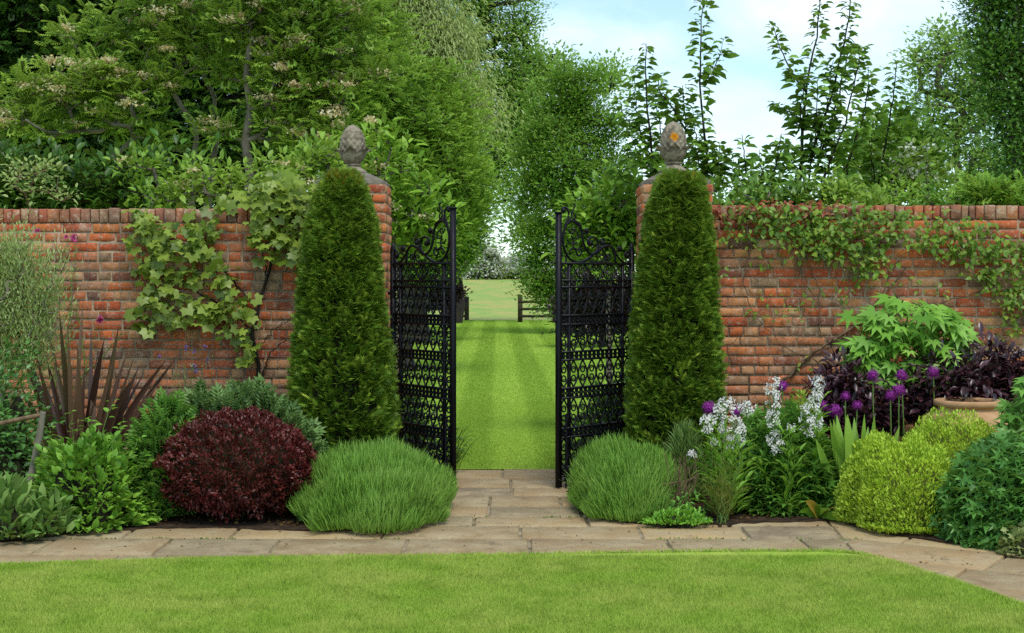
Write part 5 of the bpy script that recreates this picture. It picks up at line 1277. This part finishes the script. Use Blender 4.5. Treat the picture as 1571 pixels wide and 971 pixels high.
tree('purple_bush', 'dark purple-leaved bush seen through the right gate leaf', 'bush', at0(925, 33), at0(925, 33)+[0,0,1.3], .1,
     [(925,455,56,40,33,.8),(900,490,40,36,33,.8),(955,490,36,40,33,.8),(880,460,16,30,33,.8)], 240, 30, .2, DIAMOND, .12, .6, BEECH, BARK_DARK, shell=.2, rmin=.01)
tree('dark_shrub', 'low dark evergreen shrub behind the lower half of the left gate leaf', 'bush', at0(645, 12.2), at0(645, 12.2)+[0,0,.4], .03,
     [(640,670,36,34,12.2,.6),(610,640,26,50,12.2,.6),(670,695,20,20,12.2,.6)], 130, 14, .07, LEAF, .06, .5, DARKG, BARK_DARK, shell=.2, rmin=.004, zmin=.05)
tree('dark_shrub', 'low dark evergreen shrub behind the lower half of the right gate leaf', 'bush', at0(925, 12.2), at0(925, 12.2)+[0,0,.4], .03,
     [(930,660,40,44,12.2,.6),(900,690,26,24,12.2,.6),(955,620,26,40,12.2,.6)], 150, 14, .07, LEAF, .06, .5, DARKG, BARK_DARK, shell=.2, rmin=.004, zmin=.05)
# hawthorns in blossom at the end of the field
for k, (px, w_, ytop, Y, lab) in enumerate([(742,26,378,150,'white-blossomed hawthorn tree at the end of the field, taller of the pair'),
                                           (790,22,398,155,'white-blossomed hawthorn tree at the end of the field beside the round avenue tree')]):
    hh = (432-ytop)/2
    tree('hawthorn_tree', lab, 'tree', at0(px, Y)+[0,0,1.7], at0(px, Y)+[0,0,3.2], .2, [(px,ytop+hh*.9,w_,hh,Y,.8),(px-w_*.6,ytop+hh*1.3,w_*.6,hh*.6,Y,.8),(px+w_*.6,ytop+hh*1.3,w_*.6,hh*.6,Y,.8)], 110, 30, .5, DIAMOND, .3, .7, HAWL, BARK_DARK,
         group='hawthorns beyond the field', shell=.3, rmin=.03, flowers=(80, WHITEB, .7, 22))
tree('blossom_hedge', 'long low white-blossomed hedge closing the far end of the field', 'hedge', at0(770, 152)+[0,0,1.7], at0(770, 152)+[0,0,2.2], .2,
     [(700+q*13,420+rng.normal(0,3),14,9,152,.6) for q in range(-6, 18)], 330, 16, .4, DIAMOND, .26, .7, HAWL, BARK_DARK, shell=.2, rmin=.03, flowers=(230, WHITEB, .55, 16))

# fences at the end of the lawn
WOOD = rough_mat('weathered_timber', ['#2a2418', '#3c3424', '#4a4230'], 12, .9, stretch=(1,1,.3))
def post_fence(label, pxs, Y, ytop, ybot, rails, group='post and rail fences at the end of the lawn'):
    s = Y/F; o = thing('field_fence', label, 'fence', at0(sum(pxs)/len(pxs), Y), group)
    zt = HC-(ytop-HY)*s
    for i, px in enumerate(pxs):
        x = (px-CX)*s; hw = .09 if i == 0 else .06
        m = MB(); m.box((x-hw, Y-hw, -.03), (x+hw, Y+hw, zt if i == 0 else zt-.06)); m.build('post', WOOD, o)
    x0, x1 = (min(pxs)-CX)*s, (max(pxs)-CX)*s
    for y in rails:
        z = HC-(y-HY)*s; m = MB(); m.box((x0-.06, Y-.045, z-.05), (x1+.06, Y-.095, z+.05)); m.build('rail', WOOD, o)
    return o
post_fence('dark timber post and rail fence beside the purple bush', [716, 690, 640, 590, 540, 490], 56.0, 455, 490, [462, 474, 485])
post_fence('dark timber post and rail fence under the round avenue tree', [798, 850, 905, 960, 1015], 53.0, 452, 494, [463, 474, 485])

# fruit trees and shrubs behind the right wall
def fruit_tree(label, base_px, Y, shoots, n_per=1.8, L=.125):
    o = thing('pear_tree', label, 'tree', at0(base_px, Y), 'young pear trees behind the wall')
    wd, lv = MB(), MB()
    b = P(base_px, 300, Y)
    wd.tube(np.array([at0(base_px, Y), at0(base_px, Y)*[1,1,0]+[.02,0,.9], b]), [.045, .04, .03], 8)
    for pts, n, r_ in shoots:
        shoot(wd, lv, pts, Y+rng.normal(0, .12), int(n*n_per), L, .62, r_, rng.normal(0, .25), f0=.06, pend=.4, sway=.9)
    wd.build('trunk', BARK_DARK, o, True); lv.build('crown', PEAR, o)
    return o
fruit_tree('young pear tree with leafy shoots leaning over the orange-lichened finial', 1015, 13.5,
   [([(1010,300),(996,200),(990,120),(989,70)], 64, .014), ([(1010,290),(985,210),(975,160),(975,110)], 46, .01), ([(1020,300),(1015,200),(1005,130)], 50, .01), ([(1060,210),(1035,170),(1012,140),(1010,112)], 40, .012), ([(1040,300),(1055,200),(1052,125)], 60, .012), ([(1010,300),(1000,260),(975,240),(960,205)], 46, .01), ([(1000,240),(975,200),(955,175),(948,150)], 34, .008), ([(1050,260),(1070,210),(1065,160)], 36, .01), ([(1010,290),(1025,240),(1030,200)], 26, .01), ([(985,240),(965,242),(958,240)], 10, .006), ([(1004,180),(1022,178),(1030,176)], 3, .007), ([(1000,290),(960,280),(930,250)], 22, .008)])
fruit_tree('young pear tree with one tall bare-based shoot reaching the top of the sky', 1085, 13.2,
   [([(1086,300),(1083,200),(1076,110),(1080,50),(1086,-20)], 84, .014), ([(1078,128),(1095,110),(1105,85),(1112,58)], 30, .007), ([(1088,300),(1105,250),(1110,215)], 40, .009), ([(1086,280),(1070,245),(1075,215)], 36, .009), ([(1088,290),(1095,260),(1092,225)], 34, .009)])
fruit_tree('biggest young pear tree, a fan of upright leafy shoots', 1228, 13.4,
   [([(1226,310),(1232,200),(1236,140),(1255,60),(1262,-10)], 84, .018), ([(1236,140),(1222,110),(1205,70),(1197,22)], 44, .011), ([(1232,200),(1210,170),(1190,155)], 24, .008), ([(1240,250),(1270,150),(1285,60),(1290,-20)], 84, .014), ([(1250,270),(1290,150),(1312,70),(1320,60)], 64, .011), ([(1260,280),(1300,180),(1318,100),(1322,70)], 56, .011), ([(1250,280),(1262,180),(1268,100)], 56, .01), ([(1240,280),(1245,200),(1240,130)], 46, .01), ([(1280,300),(1320,200),(1335,140),(1336,100)], 50, .011), ([(1228,290),(1215,230),(1200,212)], 24, .008), ([(1290,300),(1300,230),(1310,180)], 46, .01), ([(1230,200),(1225,170),(1228,120)], 24, .009), ([(1260,300),(1275,230),(1280,190)], 46, .01)])
fruit_tree('young pear tree, slender, standing against the pale round tree', 1350, 13.6,
   [([(1345,310),(1356,230),(1366,160),(1374,95)], 66, .014), ([(1340,300),(1335,220),(1340,165)], 40, .009), ([(1352,270),(1380,190),(1388,150)], 34, .008), ([(1345,290),(1330,250),(1318,200)], 34, .009), ([(1420,290),(1428,260),(1432,230)], 12, .006)])
fruit_tree('young pear tree, short and bushy, between two taller ones', 1160, 13.0,
   [([(1160,310),(1185,260),(1190,210)], 46, .012), ([(1160,310),(1145,260),(1140,205)], 46, .012), ([(1165,310),(1205,260),(1208,225)], 40, .01), ([(1155,310),(1125,270),(1120,240)], 34, .009), ([(1165,300),(1168,260),(1165,230)], 30, .01)])
tree('round_tree', 'round mid-green tree low behind the slender pear tree', 'tree', at0(1370, 32), at0(1370, 32)+[0,0,3], .2, [(1370,225,52,36,32,.8),(1340,250,40,40,32,.8),(1400,250,36,30,32,.8)], 160, 36, .32, DIAMOND, .18, .6, AVEN, BARK_DARK, shell=.3, rmin=.014)
tree('hawthorn_bush', 'shrub dotted with small white blossom behind the wall, in front of the airy grey-green tree', 'bush', at0(1380, 20), at0(1380, 20)+[0,0,1.8], .08, [(1380,260,44,34,20,.6),(1350,285,40,24,20,.6),(1415,285,40,24,20,.6)], 130, 18, .2, DIAMOND, .11, .6, HAWL, BARK, shell=.2, rmin=.008, flowers=(45, WHITEB, .12, 12))
tree('ash_tree', 'airy grey-green tree with sky between its leaves, in front of the poplar', 'tree', at0(1470, 36), at0(1470, 36)+[0,0,5.5], .2,
     [(1430,90,34,40,36,.7),(1470,90,40,50,36,.7),(1440,160,44,40,36,.7),(1490,170,40,50,36,.7),(1430,225,36,30,36,.7),(1480,250,50,40,36,.7),(1510,110,30,60,36,.7),(1520,270,40,40,36,.7),(1450,55,20,16,36,.7)], 210, 40, .26, DIAMOND, .14, .6, AIRYL, BARK_GREY, shell=.35, rmin=.014)
tree('poplar_tree', 'dark upright poplar with visible trunk towering at the edge of the sky', 'tree', at0(1560, 30), at0(1556, 30)+[0,0,8], .22,
     [(1532,25,40,50,30,.8),(1560,-30,54,60,30,.8),(1540,115,34,56,30,.8),(1590,100,44,80,30,.8),(1555,205,30,56,30,.8),(1600,220,36,80,30,.8),(1562,290,36,40,30,.8),(1500,8,18,16,30,.8),(1520,70,18,24,30,.8),(1530,165,16,24,30,.8),(1630,0,60,120,30,.8)], 380, 80, .22, DIAMOND, .11, .62, POPL, BARK_GREY, shell=.3, rmin=.012, flat=1.0)
for px, w_, yt, Y, mt, lab in [(1130,52,283,12.6,PEAR,'leafy light green shrub behind the wall close to the lichened finial'),
                              (1235,60,276,12.7,PEAR,'broad mid-green shrub behind the wall at the foot of the biggest pear tree'),
                              (1330,56,282,12.6,MIDG,'fresh green shrub behind the wall above the peony-like plant'),
                              (1440,66,292,12.8,AVEN,'low wide shrub behind the wall in front of the airy tree'),
                              (1540,60,294,12.7,LUSH,'low light green shrub behind the wall below the poplar')]:
    tree('garden_shrub', lab, 'bush', at0(px, Y), at0(px, Y)+[0,0,1.4], .05,
         [(px+rng.uniform(-.9,.9)*w_, yt+rng.uniform(8,52), w_*rng.uniform(.16,.42), rng.uniform(12,30), Y+rng.uniform(-.3,.5), .6) for q in range(9)], 130, 11, .085,
         PINN if px in (1540,) else LEAF, .14 if px == 1540 else .075, .9 if px == 1540 else .52, mt, BARK_GREY, group='shrubs behind the right-hand wall', shell=.1, rmin=.004, rand=.7)
